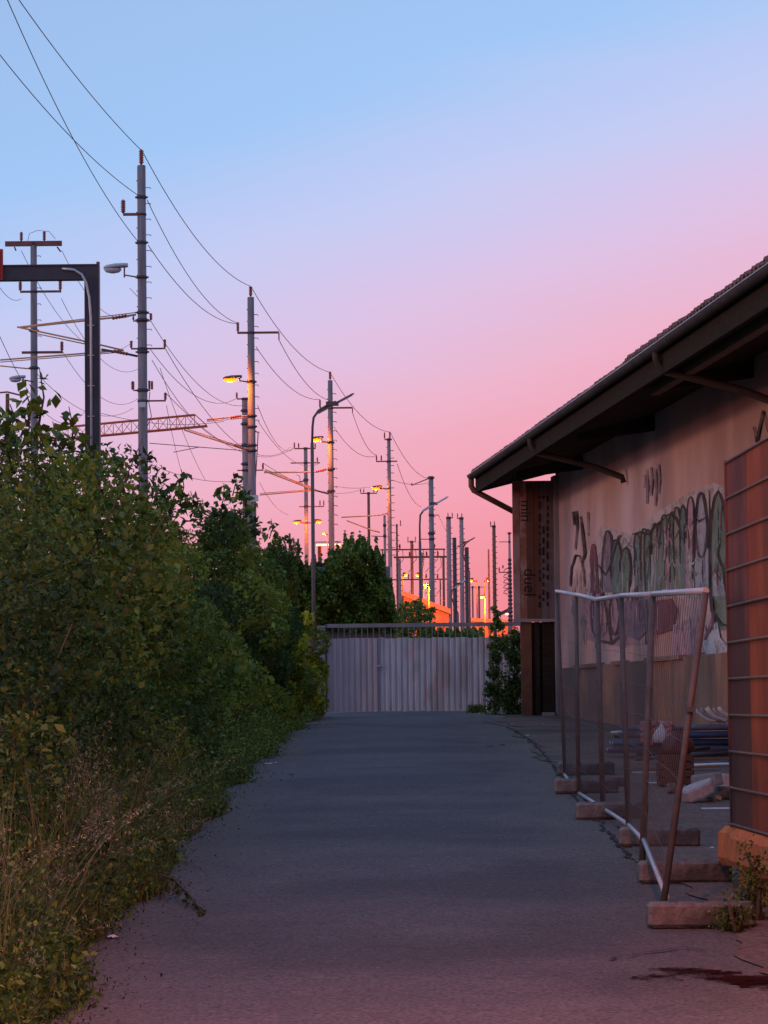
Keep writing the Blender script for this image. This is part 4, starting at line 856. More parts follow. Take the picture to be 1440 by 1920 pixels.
far = [  # label, x, top, distance, width, base width, pins, material
 ('nearer of the twin dark poles, on the lamp side', 841, 970, 205, 8.5, 11, (840, 848), M_POLE), ('broad shorter pole wedged behind the first twin', 852, 1008, 212, 7.5, 9, (), M_STEEL),
 ('twin dark pole on the shed side, with two pins', 865, 971, 205, 7.5, 10, (858, 866), M_POLE), ('broad dark pole wedged behind the second twin', 875, 1026, 212, 8, 9, (), M_STEEL),
 ('thin rusty pole with one raised pin, past the ivy', 744, 984, 235, 3.6, 5, (751,), M_RUSTY), ('stout rusty pole with two pins above the orange roof', 772, 1015, 250, 5.5, 6, (765, 779), M_RUSTY),
 ('squat grey pole behind the tall curved lamp', 792, 1036, 240, 5, 6, (), M_POLE), ('short grey brown stub pole next to the orange roof', 749, 1048, 230, 5, 6, (), M_POLE),
 ('thin tapered red pole, second before the plank screen', 916, 1030, 250, 3, 6, (), M_RUSTY), ('tall rusty pole with two pins near the plank screen', 926, 986, 235, 6.5, 8, (920, 927), M_RUSTY),
 ('short red post on the orange forecourt, thinner one', 886, 1102, 300, 3, 4, (), M_RUSTY), ('short red post on the orange forecourt, thicker one', 898, 1102, 300, 3.6, 5, (), M_RUSTY)]
for (lab, x, yt, d, w0, w1, pins, m) in far:
    q = Pole('catenary_pole', lab, x, yt, d, w0, w1, m, group='far poles of the rail yard', sides=8)
    if pins:
        q.arm(yt + 1, min(pins) - 1.5, max(max(pins), x) + 1.5, 1.8)
        for p_ in pins: q.ins(p_, yt, 9, 2.2)
    if d < 240: q.steps(yt + 20, min(yt + 150, 1150), 10, 2.5, False)
    if x in (886, 898): q.arm(1101, x - 8, x + 14, 1.2, M_RUSTY)
sw = Pole('switch_pole', 'far pole bristling with stacked insulator rings beside the plank screen', 955, 1000, 190, 4, 9, group='far poles of the rail yard')
sw.arm(1016, 936, 955, 1.4, M_RUSTY).arm(1073, 935, 955, 2, M_RUSTY).arm(1000, 951, 959, 2.4)
for k in range(16): sw.band(1050 + k * 7.5)
for k in range(5): sw.tube([(953, 1065 + k * 10), (946, 1068 + k * 10), (944, 1072 + k * 10), (952, 1074 + k * 10)], .8, M_STEEL, 'jumper_wire')
sw.ins(936, 1072, 9, 3).ins(943, 1066, 7, 3)

# horizontal bus bars of the far switchyard
for k, (xa, xb, y, d, th, lab) in enumerate(((713, 835, 1031, 228, 2.6, 'upper rusty bus bar running behind the fifth pole'), (738, 838, 1045, 232, 3.6, 'middle thick bus bar running behind the fifth pole'), (736, 838, 1087, 236, 2.4, 'lower rusty bus bar over the orange roof'))):
    a, b = P(xa, y, d), P(xb, y, d); b.z = a.z
    bb = thing('bus_bar', ((a.x + b.x) / 2, d, G(d)), lab, 'bus bar', 'bus bars of the switchyard')
    MB().box((a + b) / 2, ((b - a).length, th * d / F, th * d / F)).build('bar', M_RUSTY, bb)
    for x in (a.x + .15 + .2 * k, b.x - .1 - .2 * k): MB().tube([(x, d, G(d)), (x, d, a.z)], .05, 6).build('support', M_RUSTY, bb)
    for f_ in (.3, .5, .62, .83):
        x = a.x + (b.x - a.x) * f_; inst('insulator', INS_SMALL, (x, d, a.z + .04), (.07, .07, .38), bb)
        MB().tube([(x + .2, d, a.z), (x + .25, d, a.z - .7), (x - .1, d, a.z - 1.1)], .022, 5).build('dropper', M_RUSTY, bb)

# dark signal gantry in front of the poles
GD = 62.0
sg = thing('signal_gantry', (P(174, 700, GD).x, GD, G(GD)), 'dark steel L-shaped gantry mast with a bent cable conduit', 'gantry')
xc = P(174, 700, GD).x; kz = GD / F; zt = P(174, 497, GD).z; zl = P(174, 525, GD).z
MB().box((xc, GD, (G(GD) + zt) / 2), (27 * kz, .28, zt - G(GD))).build('mast', M_STEEL, sg)
for dx in (-12.5, 12.5): MB().box((xc + dx * kz, GD - .145, (G(GD) + zl) / 2), (2.5 * kz, .03, zl - G(GD))).build('flange', M_STEEL, sg)
xl = P(-260, 512, GD).x
MB().box(((xl + xc - 13.5 * kz) / 2 - .002, GD, (zt + zl) / 2), (xc - 13.5 * kz - xl, .26, zt - zl)).build('boom', M_STEEL, sg)
MB().box(((xl + xc) / 2, GD - .14, zt - .012), (xc - xl + 27 * kz, .04, .028)).build('boom_flange', M_STEEL, sg)
MB().box((xc + 11 * kz, GD, zt + .03), (.06, .1, .06)).build('cap_bracket', M_RUSTY, sg)
MB().tube([P(118, 506, GD) + Vector((0, -.17, 0)), P(140, 508, GD) + Vector((0, -.17, 0)), P(155, 517, GD) + Vector((0, -.17, 0)), P(163, 532, GD) + Vector((0, -.17, 0)), P(169, 560, GD) + Vector((0, -.17, 0)), P(172, 600, GD) + Vector((0, -.17, 0)), (P(172, 600, GD).x, GD - .17, G(GD) + .5)], .028, 8).build('conduit', M_GALV, sg)
for y in (612, 668, 725, 782): MB().box(P(172, y, GD) + Vector((0, -.16, 0)), (.13, .05, .014)).build('conduit_clip', M_GALV, sg)
# red panel hung on the boom
rp = thing('red_signal_board', P(-20, 528, GD), 'red signal board fixed on the gantry boom, cut by the picture edge', 'signal')
MB().box(P(-16, 499, GD) + Vector((0, -.2, 0)), (48 * kz, .09, 58 * kz)).build('board', mat('signal_red', (.38, .03, .03), (.46, .05, .04), 2, .5), rp)
MB().box(P(-16, 499, GD) + Vector((0, -.255, 0)), (40 * kz, .012, 50 * kz)).build('face_plate', mat('signal_red_face', (.30, .02, .025), None, rough=.5), rp)

# lattice boom
M_BOOM = mat('red_oxide_steel', (0.62, 0.14, 0.06), (0.7, 0.2, 0.09), 3, .7)
def lattice(d, pts_top, pts_bot, n, label):
    a0, a1 = P(*pts_top[0], d), P(*pts_top[1], d); b0, b1 = P(*pts_bot[0], d), P(*pts_bot[1], d); dep = Vector((0, .5, 0))
    o = thing('lattice_boom', (P(176, 800, d).x, d, G(d)), label, 'lattice boom')
    for off in (Vector((0, 0, 0)), dep):
        MB().tube([a0 + off, a1 + off], .032, 6).build('chord', M_BOOM, o); MB().tube([b0 + off, b1 + off], .04, 6).build('chord', M_BOOM, o)
    for k in range(n + 1):
        u = k / n; t = a0.lerp(a1, u); b = b0.lerp(b1, u * .93)
        MB().tube([t, b], .018, 5).build('strut', M_BOOM, o)
        if k < n:
            t2 = a0.lerp(a1, (k + 1) / n); b2 = b0.lerp(b1, (k + 1) / n * .93)
            MB().tube([t, b2] if k % 2 else [b, t2], .015, 5).build('brace', M_BOOM, o); MB().tube([t + dep, b2 + dep] if k % 2 == 0 else [b + dep, t2 + dep], .013, 5).build('brace', M_BOOM, o)
    MB().tube([a1, b1], .025, 5).build('strut', M_BOOM, o)
    x = P(176, 800, d).x; MB().tube([(x, d + .25, G(d)), (x, d + .25, P(176, 797, d).z)], .16, 10).build('mast', M_RUSTY, o)
lattice(150, ((60, 806), (365, 777)), ((60, 828), (388, 798)), 18, 'red brown lattice boom crossing behind the tallest pole')
# far-left red lattice pylon tip
lp = thing('lattice_pylon', (P(14, 790, 220).x, 220, G(220)), 'small red pylon tip rising above the hedge in the left corner', 'pylon')
for dx in (-9, -3, 3, 9): MB().tube([(P(14 + dx, 790, 220).x, 220, G(220)), P(14 + dx * .25, 738, 220)], .05, 6).build('leg', M_RUSTY, lp)
MB().tube([P(-20, 738, 220), P(14, 735, 220), P(42, 742, 220)], .06, 6).build('crossarm', M_RUSTY, lp)

# curved lamp posts with tube luminaires
def curved_lamp(x, ybase, d, w, pts, lum, label, pale):
    k = d / F; b = P(x, pts[0][1], d); o = thing('curved_street_lamp', (b.x, d, G(d)), label, 'street lamp', 'curved lamp posts with tube lights')
    m = mat('lamp_post_brown', (0.10, 0.075, 0.07), (0.15, 0.11, 0.10), 3, .55)
    zm = P(x, pts[0][1] + 30, d).z
    MB().tube([(b.x, d, G(d)), (b.x, d, zm)], [w * .62 * k, w * .5 * k], 10).build('lower_post', m, o)
    MB().tube([(b.x, d, zm - .02)] + [P(px, py, d) for px, py in pts], w * .36 * k, 10).build('bent_arm', m, o)
    (xa, ya), (xb, yb) = lum; A, B = P(xa, ya, d), P(xb, yb, d)
    ax = (B - A).normalized(); up = Vector((0, 0, 1)) - ax * ax.z; up.normalize(); sd = ax.cross(up); h = w * .42 * k
    prof = [(-1.6, -.35), (-1.3, .3), (-.5, .9), (.5, .9), (1.3, .3), (1.6, -.35)]
    rings = [[(A.lerp(B, u)) + sd * (a * h * s_) + up * (c * h * s_) for a, c in prof] for u, s_ in ((0, .6), (.05, 1), (.95, 1), (1, .6))]
    MB().loft(rings, True, False).build('luminaire', M_LAMPG if pale else m, o)
    MB().loft([[(A.lerp(B, u)) + sd * (a * h) + up * (c * h - .36 * h) for a, c in ((-1.2, 0), (1.2, 0), (.8, -.35), (-.8, -.35))] for u in (.06, .94)], True, False).build('diffuser', M_WHITE, o)
    MB().box(A.lerp(B, .45) + up * h * 1.1, (.3, .12, .1)).build('bracket', m, o)
curved_lamp(585, 1170, 75.5, 6.4, [(586, 800), (588, 783), (597, 770), (612, 761), (630, 753)], ((592, 777), (664, 738)), 'dark curved lamp post with a tilted tube lamp before the third tall pole', False)
curved_lamp(787, 1170, 120, 5, [(787, 985), (788, 966), (794, 957), (804, 951)], ((792, 959), (841, 931)), 'slim curved lamp post with a pale tilted tube lamp before the fifth pole', True)
curved_lamp(858, 1170, 150, 4, [(846, 1120), (847, 1108), (852, 1102), (858, 1099)], ((852, 1103), (873, 1087)), 'small pale tilted tube lamp between the twin dark poles', True)
curved_lamp(879, 1190, 190, 4, [(868, 1040), (869, 1026), (874, 1018), (880, 1014)], ((857, 1026), (891, 1008)), 'farthest curved lamp, its thin arm sticking out from the twin poles', False)

# far lit lamps
for (x, y, d, xp, yt, lab) in ((783, 1077, 260, 790, 1078, 'low lit yard lamp just past the stout rusty pole'), (759, 1077, 260, 755, 1078, 'low lit yard lamp before the stout rusty pole'), (884, 1087, 280, 894, 1088, 'low lit yard lamp over the orange forecourt'), (914, 1087, 280, 908, 1088, 'low lit yard lamp by the thin tapered pole'), (798, 1099, 300, 803, 1100, 'lowest lit yard lamp beside the fifth pole')):
    q = Pole('yard_lamp', lab, xp, yt, d, 2.5, 3, M_RUSTY, group='lit sodium yard lamps', cat='street lamp', sides=8); q.lamp(x - 4 if x < xp else x + 4, x + 4 if x < xp else x - 4, y, 5, True, y + 3, power=500)

# ------------------------------------------------------------------ buildings beyond the gate
def shed(name, label, x0, x1, yl, yr, d, dep, m, mroof, lights):
    g = G(d); a = P(x0, yl, d); b = P(x1, yr, d); o = thing(name, ((a.x + b.x) / 2, d, g), label, 'building')
    MB().hexa([(a.x, d, g), (b.x, d, g), (b.x, d + dep, g), (a.x, d + dep, g), (a.x, d, a.z - .3), (b.x, d, b.z - .3), (b.x, d + dep, b.z - .3), (a.x, d + dep, a.z - .3)]).build('wall', m, o)
    MB().hexa([(a.x - .1, d - .2, a.z - .296), (b.x + .1, d - .2, b.z - .296), (b.x + .1, d + dep, b.z - .296), (a.x - .1, d + dep, a.z - .296), (a.x - .1, d - .2, a.z), (b.x + .1, d - .2, b.z), (b.x + .1, d + dep, b.z), (a.x - .1, d + dep, a.z)]).build('roof', mroof, o)
    for k in range(lights):
        x = a.x + (b.x - a.x) * (k + .5) / lights; MB().box((x, d - .03, g + 2.3), (.5, .05, .7)).build('window', M_STEEL, o)
    return o
M_OR = mat('orange_brick', (0.50, 0.20, 0.10), (0.6, 0.27, 0.14), 2.5, .9); M_ORR = mat('orange_roof_sheet', (0.55, 0.27, 0.15), (0.62, 0.32, 0.18), 2, .8)
shed('brick_shed', 'orange lamplit brick shed with a sloping roof behind the curved lamp', 757, 842, 1107, 1142, 178, 12, M_OR, M_ORR, 3)
shed('platform_building', 'low orange platform building on the lit forecourt beside the plank screen', 880, 968, 1158, 1163, 250, 8, M_OR, M_ORR, 4)
cp = thing('platform_canopy', (P(940, 1150, 230).x, 230, G(230)), 'dark sloping platform canopy roof lit orange from below', 'canopy')
a, b = P(928, 1158, 230), P(960, 1142, 230)
MB().hexa([a, b, b + Vector((0, 6, 0)), a + Vector((0, 6, 0)), a + Vector((0, 0, .2)), b + Vector((0, 0, .2)), b + Vector((0, 6, .2)), a + Vector((0, 6, .2))]).build('roof', M_STEEL, cp)
for p_ in (a, b): MB().tube([(p_.x, 231, G(231)), (p_.x, 231, p_.z)], .08, 8).build('post', M_RUSTY, cp)
MB().box(a.lerp(b, .8) + Vector((0, -.2, -.25)), (.5, .15, .12)).build('light_fitting', M_WHITEL, cp)
cp2 = thing('lit_canopy', (P(612, 1022, 170).x, 170, G(170)), 'bright lit canopy edge just above the ivy, behind the dark lamp post', 'canopy')
a, b = P(592, 1020, 170), P(641, 1019, 170)
MB().box((a + b) / 2, (b.x - a.x, 3, .12)).build('roof', M_WHITE, cp2); MB().box((a + b) / 2 + Vector((0, -1.4, -.13)), (b.x - a.x - .1, .12, .10)).build('light_strip', M_WHITEL, cp2)
for x in (a.x + .2, b.x - .2): MB().tube([(x, 170, G(170)), (x, 170, a.z)], .1, 8).build('post', M_RUSTY, cp2)
for (x, y, d, e) in ((800, 1096, 170, 4200), (905, 1118, 240, 8000), (610, 1000, 160, 420)):
    q = Pole('yard_lamp', {800: 'sodium lamp post lighting the brick shed wall', 905: 'sodium lamp post lighting the platform building', 610: 'sodium lamp post in front of the bright lit canopy'}[x], x + 4, y, d, 2, 3, M_RUSTY, group='lit sodium yard lamps', cat='street lamp', sides=8)
    q.lamp(x - 6, x + 2, y + 1, 3, True, y + 3, power=e)

# ------------------------------------------------------------------ wires
wn = [0]
def wire(x0, y0, d0, x1, y1, d1, sag, label, r=1.0, group='overhead wires', n=20):
    a, b = P(x0, y0, d0), P(x1, y1, d1); pts = [a.lerp(b, i / n) - Vector((0, 0, 4 * sag * (i / n) * (1 - i / n))) for i in range(n + 1)]
    rr = [r * 0.5 * (d0 + (d1 - d0) * i / n) / F * 1.0 + .004 for i in range(n + 1)]; rm = sum(rr) / len(rr)
    tag(MB().tube(pts, rm, 5).build('overhead_wire', M_WIRE, base=a), label, 'wire', group)
d1, d2, d3, d4, d5 = D1, D1 + S, D1 + 2 * S, D1 + 3 * S, D1 + 4 * S
wire(-95, -195, 67, 264, 281, d1, .35, 'wire from the top left corner to the top of the tallest pole', 1.3)
wire(-135, -80, 67, 257, 365, d1, .5, 'lower left wire running to the upper clamp of the tallest pole', 1.2)
wire(-65, -190, 67, 258, 452, d1, .7, 'steep wire crossing another one left of the tallest pole', 1.2)
wire(266, 282, d1, 470, 537, d2, .75, 'top wire between the tallest and the second pole', 1.1)
wire(276, 375, d1, 446, 606, d2, .75, 'second wire between the tallest and the second pole', 1.0)
wire(278, 460, d1, 446, 607, d2, .6, 'third wire between the tallest and the second pole', 1.0)
wire(471, 538, d2, 619, 698, d3, .7, 'top wire between the second and the third pole', 1.0)
wire(523, 637, d2, 616, 750, d3, .5, 'wire from the bare arm end of the second pole', 1.0)
wire(480, 650, d2, 600, 749, d3, .6, 'sagging wire left of the third pole, below two others', .9)
wire(619, 699, d3, 731, 810, d4, .7, 'top wire between the third and the fourth pole', .9)
wire(661, 774, d3, 706, 853, d4, .5, 'wire dropping from the third pole arm to paired pins', .9)
wire(626, 800, d3, 706, 854, d4, .6, 'lowest wire between the third and the fourth pole', .8)
wire(732, 811, d4, 808, 898, d5, .7, 'top wire between the fourth and the fifth pole', .8)
wire(745, 870, d4, 790, 950, d5, .6, 'wire from the fourth pole arm down to the pale tilted lamp', .8)
wire(735, 900, d4, 804, 905, d5, .2, 'flat faint wire reaching the fifth pole', .7)
wire(823, 967, d5, 845, 1000, 262, .3, 'short wire behind the twin dark poles', .7)
wire(283, 602, d1, 460, 760, d2 + 6, .8, 'thin wire falling from the tallest pole to the short pole', .7)
wire(309, 652, d1, 545, 838, d3, 1.6, 'long thin wire from the tallest pole to the three-armed pole', .7)
wire(282, 655, d1, 445, 746, d2 + 6, .8, 'faint wire under the bracket insulators of the tallest pole', .7)
wire(285, 675, d1, 460, 830, d2 + 6, .9, 'faint lower wire toward the short pole', .7)
wire(310, 736, d1, 552, 838, d3 + 20, 1.2, 'faint wire running over the lattice boom', .6)
wire(483, 760, d2, 552, 840, d3 + 20, .8, 'thin wire between the second pole and the three-armed pole', .7)
wire(484, 790, d2, 600, 868, d3 + 20, .8, 'lower thin wire right of the second pole', .6)
wire(493, 868, d2 + 6, 676, 918, d4 + 30, .7, 'thin wire passing behind the third pole', .6)
wire(-40, 455, 75, 40, 560, 108, .5, 'faint wire in the left corner above the bracket tubes', .6)
wire(-30, 560, 80, 160, 770, 140, 1.6, 'hanging catenary wire at the left picture edge', .7)
wire(116, 470, 108, 250, 590, 132, .9, 'thin wire from the T-shaped arm past the gantry', .6)
wire(40, 470, 108, 250, 640, 140, 1.6, 'thin wire sloping behind the gantry mast', .6)
wire(115, 560, 108, 262, 690, 140, 1.0, 'faint wire sloping past the gantry to the tallest pole', .6)
wire(118, 660, 108, 262, 745, 140, .9, 'faint lower wire between gantry and tallest pole', .6)
wire(60, 690, 108, 250, 765, 150, .9, 'lowest faint wire between gantry and tallest pole', .6)
wire(190, 775, 140, 420, 790, 150, .3, 'taut contact wire running along the lattice boom', .7)
wire(300, 690, 110, 385, 900, 150, .3, 'steep thin drop wire right of the tallest pole', .6)
wire(312, 760, 110, 345, 900, 150, .2, 'second steep drop wire right of the tallest pole', .5)
wire(281, 870, 120, 455, 900, 150, .3, 'low flat wire just above the shrub tops', .7)
wire(487, 905, 150, 540, 965, 165, .3, 'short wire right above the last shrub', .6)
wire(630, 912, d3, 700, 912, d4, .1, 'flat wire between third pole and lit lamp', .6)

# ------------------------------------------------------------------ ivy block, rail fence, plants beyond the gate
IY = 80.0
iv = thing('ivy_wall', (P(640, 1160, IY).x, IY, G(IY)), 'old yard wall smothered in dark ivy behind the gate', 'wall')
xa, xb = P(498, 1100, IY).x, P(732, 1100, IY).x
MB().box(((xa + xb) / 2, IY + 1, (G(IY) + P(600, 1062, IY).z) / 2), (xb - xa, 1.2, P(600, 1062, IY).z - G(IY))).build('masonry', M_CONC, iv)
N = 17000; pts = []
tops = [(500, 1062), (545, 1060), (600, 1056), (618, 1045), (640, 1022), (662, 1010), (690, 1018), (712, 1040), (728, 1075), (738, 1120), (742, 1165)]
tx = [t[0] for t in tops]; ty = [t[1] for t in tops]
while len(pts) < N:
    x = rnd.uniform(536, 744); yt = np.interp(x, tx, ty) + 6 * math.sin(x * .21) + 4 * math.sin(x * .53 + 1); y = rnd.uniform(yt, 1185)
    if rnd.random() < .12 + .25 * max(0, math.sin(x * .17 + y * .11)): yt -= rnd.uniform(0, 24) * max(0, math.sin(x * .43)) ; y = rnd.uniform(yt, yt + 40)
    bul = .35 * math.sin(x * .06 + y * .05) + .3 * math.sin(x * .13 - y * .09)
    dd = IY + rnd.uniform(-.25, .2) + bul * .5 + (.9 * max(0, (yt + 25 - y) / 25))
    p = P(x, y, dd); pts.append((p.x, p.y, p.z))
leaf_object('ivy', pts, .12, L_MID, iv, up=.3)
pts = []
for k in range(900):
    x = rnd.uniform(500, 560); y = rnd.uniform(1085, 1180); p = P(x, y, 79.0 + rnd.uniform(-.3, .3)); pts.append((p.x, p.y, p.z))
leaf_object('ivy', pts, .14, L_OLIVE, iv, up=.1)
# thin posts and strands on the wall
for k, (x, y0, lab) in enumerate(((524, 1005, 'first thin iron rod above the ivy wall'), (543, 1000, 'tallest thin iron rod above the ivy wall'), (559, 1010, 'third thin iron rod above the ivy wall'))):
    a, b = P(x, y0, IY + .8), P(x, 1075, IY + .8); o = thing('iron_rod', b, lab, 'rod', 'iron rods on the ivy wall')
    MB().tube([b, a], .03, 6).build('rod', M_RUSTY, o); MB().tube([P(x, 1035, IY + .8), P(x - 10, 1050, IY + .8)], .02, 5).build('stay', M_RUSTY, o)
# weedy bank between ivy and twin poles
pts = []
for k in range(2600):
    x = rnd.uniform(735, 905); top = 1150 - 22 * max(0, 1 - abs(x - 775) / 38) - 10 * math.sin(x * .11) ** 2 if x < 815 else 1186 - 8 * math.sin(x * .2) ** 2
    y = rnd.uniform(top, 1205); p = P(x, y, 84 + rnd.uniform(-1.5, 1.5)); pts.append((p.x, p.y, p.z))
o = leaf_object('weeds', pts, .15, L_OLIVE, None, (0.8, 84, 1.5), up=.2); tag(o, 'leafy weeds growing just behind the gate pickets', 'weeds', kind='stuff')

# ------------------------------------------------------------------ hedge of shrubs along the road
def shrub(label, xc, yc, rx, ry, ztop, n, m, leaf, seed, zlow=0.1, shoots=(), group='shrubs of the roadside hedge', name='roadside_shrub', front=-1.62, tone=None, ncl=40):
    r = np.random.default_rng(seed); g = G(yc); o = thing(name, (xc, yc, g), label, 'shrub', group)
    H = ztop - g; cl = []
    while len(cl) < ncl:
        u = r.uniform(-1, 1, 3); h = (u[2] + 1) / 2
        lim = math.sqrt(max(0.04, 1 - max(0, h - .35) ** 2 / .68))
        if u[0] ** 2 + u[1] ** 2 > lim ** 2: continue
        R = r.uniform(.26, .52) * min(1, H / 3.0) * (1.0 if h < .8 else .75)
        c = np.array([xc + u[0] * rx, yc + u[1] * ry, g + zlow + R * .4 + h * (H - zlow - R * 1.1)])
        ov = front + .1 * math.sin(c[1] * 1.7) + .16 * min(1, max(0, (c[2] - G(c[1])) - .3)) - R * .85
        c[0] = min(c[0], ov); cl.append((c, R))
    n = int(n * 1.9); wts = np.array([R ** 2 for c, R in cl]); wts /= wts.sum(); idx = r.choice(len(cl), n, p=wts)
    C = np.array([c for c, R in cl])[idx]; RR = np.array([R for c, R in cl])[idx]
    d = r.normal(size=(n, 3)); d /= np.linalg.norm(d, axis=1, keepdims=True); rad = (r.uniform(.45, 1.12, n)) ** .4
    p = C + d * (RR * rad)[:, None] * np.array([1, 1.15, .9])
    gz_ = np.interp(p[:, 1], _GY, _GZ); p[:, 2] = np.maximum(p[:, 2], gz_ + .03 + r.uniform(0, .12, n))
    ctone = r.beta(.9, 1.1, len(cl))[idx]
    tree_parts = []
    for k in range(5):
        c, R = cl[int(r.integers(len(cl)))]; b = Vector((xc + r.uniform(-.25, .25), yc + r.uniform(-.3, .3), g - .05)); e = Vector(c); mid = b.lerp(e, .5) + Vector((r.uniform(-.15, .15), r.uniform(-.15, .15), .25))
        MB().tube([b, mid, e], [.05, .035, .012], 6).build('trunk', M_BARK, o)
    for k in range(9):
        c, R = cl[int(r.integers(len(cl)))]; e = Vector(c) + Vector((r.uniform(.4, 1.15) * R, -r.uniform(.1, .9) * R, r.uniform(-.1, 1.15) * R)); b = Vector((c[0] - .25, c[1] + r.uniform(-.2, .2), max(g, c[2] - r.uniform(.5, 1.1))))
        MB().tube([b, b.lerp(e, .55) + Vector((r.uniform(-.06, .06), 0, .06)), e], [.013, .009, .003], 5).build('twig', M_TWIG, o)
    shoot_list = []
    for (sxp, syt, syb) in shoots:
        Y = yc + r.uniform(-.4, .4); a = P(sxp, syb, Y); t = P(sxp + r.uniform(-4, 4), syt, Y); MB().tube([a, a.lerp(t, .5) + Vector((.04, 0, 0)), t], [.012, .008, .004], 5).build('shoot_stem', M_BARK, o)
        nn = max(6, int((t.z - a.z) / .07)); sp_pts = []; shoot_list.append(sp_pts)
        for q in range(nn):
            u = q / nn; c = a.lerp(t, u); sp = (.10 + .22 * (1 - u)) 
            for _ in range(5):
                an = r.uniform(0, 6.28); rr_ = sp * r.uniform(.25, 1); sp_pts.append((c.x + math.cos(an) * rr_, c.y + math.sin(an) * rr_, c.z - rr_ * .35 + r.uniform(-.03, .03)))
    leaf = leaf * .95; lsz = leaf * np.where(r.uniform(0, 1, n) < .3, 1.35, .72)
    leaf_object('crown', p, lsz, m, o, tone=ctone if tone is None else np.full(n, tone))
    for q in shoot_list: leaf_object('shoot_foliage', q, leaf * 1.7, m, o, up=.9, aspect=.7, droop=.3)
    return o
shrub('low weedy shrub filling the bottom left corner behind the dry grass', -2.95, 16.4, .8, 1.5, 1.35, 6000, L_DARK, .055, 1)
shrub('second low shrub from the bottom left corner, behind seed heads', -2.8, 19.0, .95, 1.7, 2.6, 10000, L_DARK, .055, 2)
shrub('dense olive shrub at the left edge, level with the near fence foot', -2.95, 22.0, 1.0, 1.8, 3.6, 12000, L_DARK, .06, 3)
shrub('tall dark green shrub cut by the left edge, below the gantry', -3.0, 25.3, 1.05, 1.9, 4.35, 14000, L_MID, .065, 4, shoots=((15, 758, 800), (72, 690, 800), (50, 735, 800)))
shrub('round-topped shrub under the gantry mast, with upright shoots', -3.05, 29.0, 1.1, 2.0, 4.3, 15000, L_OLIVE, .07, 5, shoots=((130, 762, 850), (95, 790, 850), (150, 810, 860)))
shrub('broad shrub hiding the foot of the gantry mast', -3.05, 33.0, 1.15, 2.1, 3.9, 15000, L_MID, .07, 6, shoots=((185, 850, 890), (215, 852, 890), (160, 845, 880)))
shrub('shrub in front of the tallest pole', -3.0, 37.5, 1.15, 2.3, 3.6, 15000, L_OLIVE, .075, 7, shoots=((235, 905, 950),))
shrub('shrub with a pointed maple-like shoot right of the tallest pole', -2.95, 42.5, 1.2, 2.5, 4.4, 15000, L_MID, .08, 8, shoots=((338, 880, 945), (322, 905, 945), (300, 915, 950), (360, 920, 960)))
shrub('dark shrub between the tallest and the second pole', -2.9, 48.0, 1.2, 2.8, 4.7, 15000, L_OLIVE, .085, 9, shoots=((375, 935, 975),))
shrub('round shrub covering the foot of the second pole', -2.75, 54.0, 1.15, 3.0, 4.9, 15000, L_MID, .09, 10, shoots=((436, 885, 930), (415, 905, 950), (460, 915, 950)))
shrub('tall shrub at the far end of the hedge, next to the ivy wall', -2.5, 60.5, 1.0, 3.0, 5.15, 14000, L_OLIVE, .095, 11, front=-1.35, shoots=((505, 972, 1010),))
shrub('yellow green shrub drooping beside the gate post', -2.05, 66.0, .75, 2.6, 3.55, 10000, L_YEL, .09, 12, front=-1.25)
shrub('low yellow green shrub on the verge before the gate', -2.0, 58.5, .55, 2.4, 2.7, 7000, L_YEL, .085, 13, front=-1.32, ncl=22)
# shrub at the warehouse corner by the gate
def small_bush(label, cx_px, yb_px, Y, w, h, n, m, leaf, seed, cat='shrub', name='gate_shrub', lean=0.0):
    r = np.random.default_rng(seed); c0 = P(cx_px, yb_px, Y); g = RG(c0.x, Y); o = thing(name, (c0.x, Y, g), label, cat); cl = []
    for k in range(30):
        hgt = r.uniform(.04, .95); ww = w * (1 - .35 * hgt) * .5; R = r.uniform(.12, .22) * max(.5, w)
        cl.append((np.array([c0.x + r.uniform(-ww, ww) + lean * hgt, Y + r.uniform(-ww, ww) * .7, g + hgt * (h - R)]), R))
    idx = r.integers(0, len(cl), n); C = np.array([c for c, R in cl])[idx]; RR = np.array([R for c, R in cl])[idx]
    d = r.normal(size=(n, 3)); d /= np.linalg.norm(d, axis=1, keepdims=True); p = C + d * (RR * r.uniform(.3, 1.2, n))[:, None]; p[:, 2] = np.maximum(p[:, 2], g + .02)
    for k in range(6):
        e = Vector(cl[k][0]); b = Vector((c0.x + r.uniform(-.08, .08), Y + r.uniform(-.08, .08), g - .02)); MB().tube([b, b.lerp(e, .5) + Vector((0, 0, .1)), e], [.02, .014, .006], 5).build('stem', M_BARK, o)
    leaf_object('crown', p, leaf, m, o); return o
small_bush('dark leafy shrub between the gate and the plank screen', 962, 1345, 67.0, 1.0, 1.95, 5200, L_DARK, .085, 31)
small_bush('leafy creeper climbing over the gate top near the screen', 932, 1225, 70.6, .32, 2.5, 900, L_OLIVE, .10, 32, name='creeper', cat='creeper')
small_bush('low weed tuft at the foot of the gate', 893, 1338, 69.0, .4, .25, 500, L_OLIVE, .06, 33, name='weed_tuft', cat='weed')
small_bush('climbing weed in front of the chipped concrete slab', 1408, 1700, 19.7, .24, .55, 650, L_OLIVE, .03, 34, name='tall_weed', cat='weed')
small_bush('small weed at the end of the nearest fence foot', 1372, 1735, 19.1, .2, .22, 260, L_OLIVE, .03, 35, name='small_weed', cat='weed')

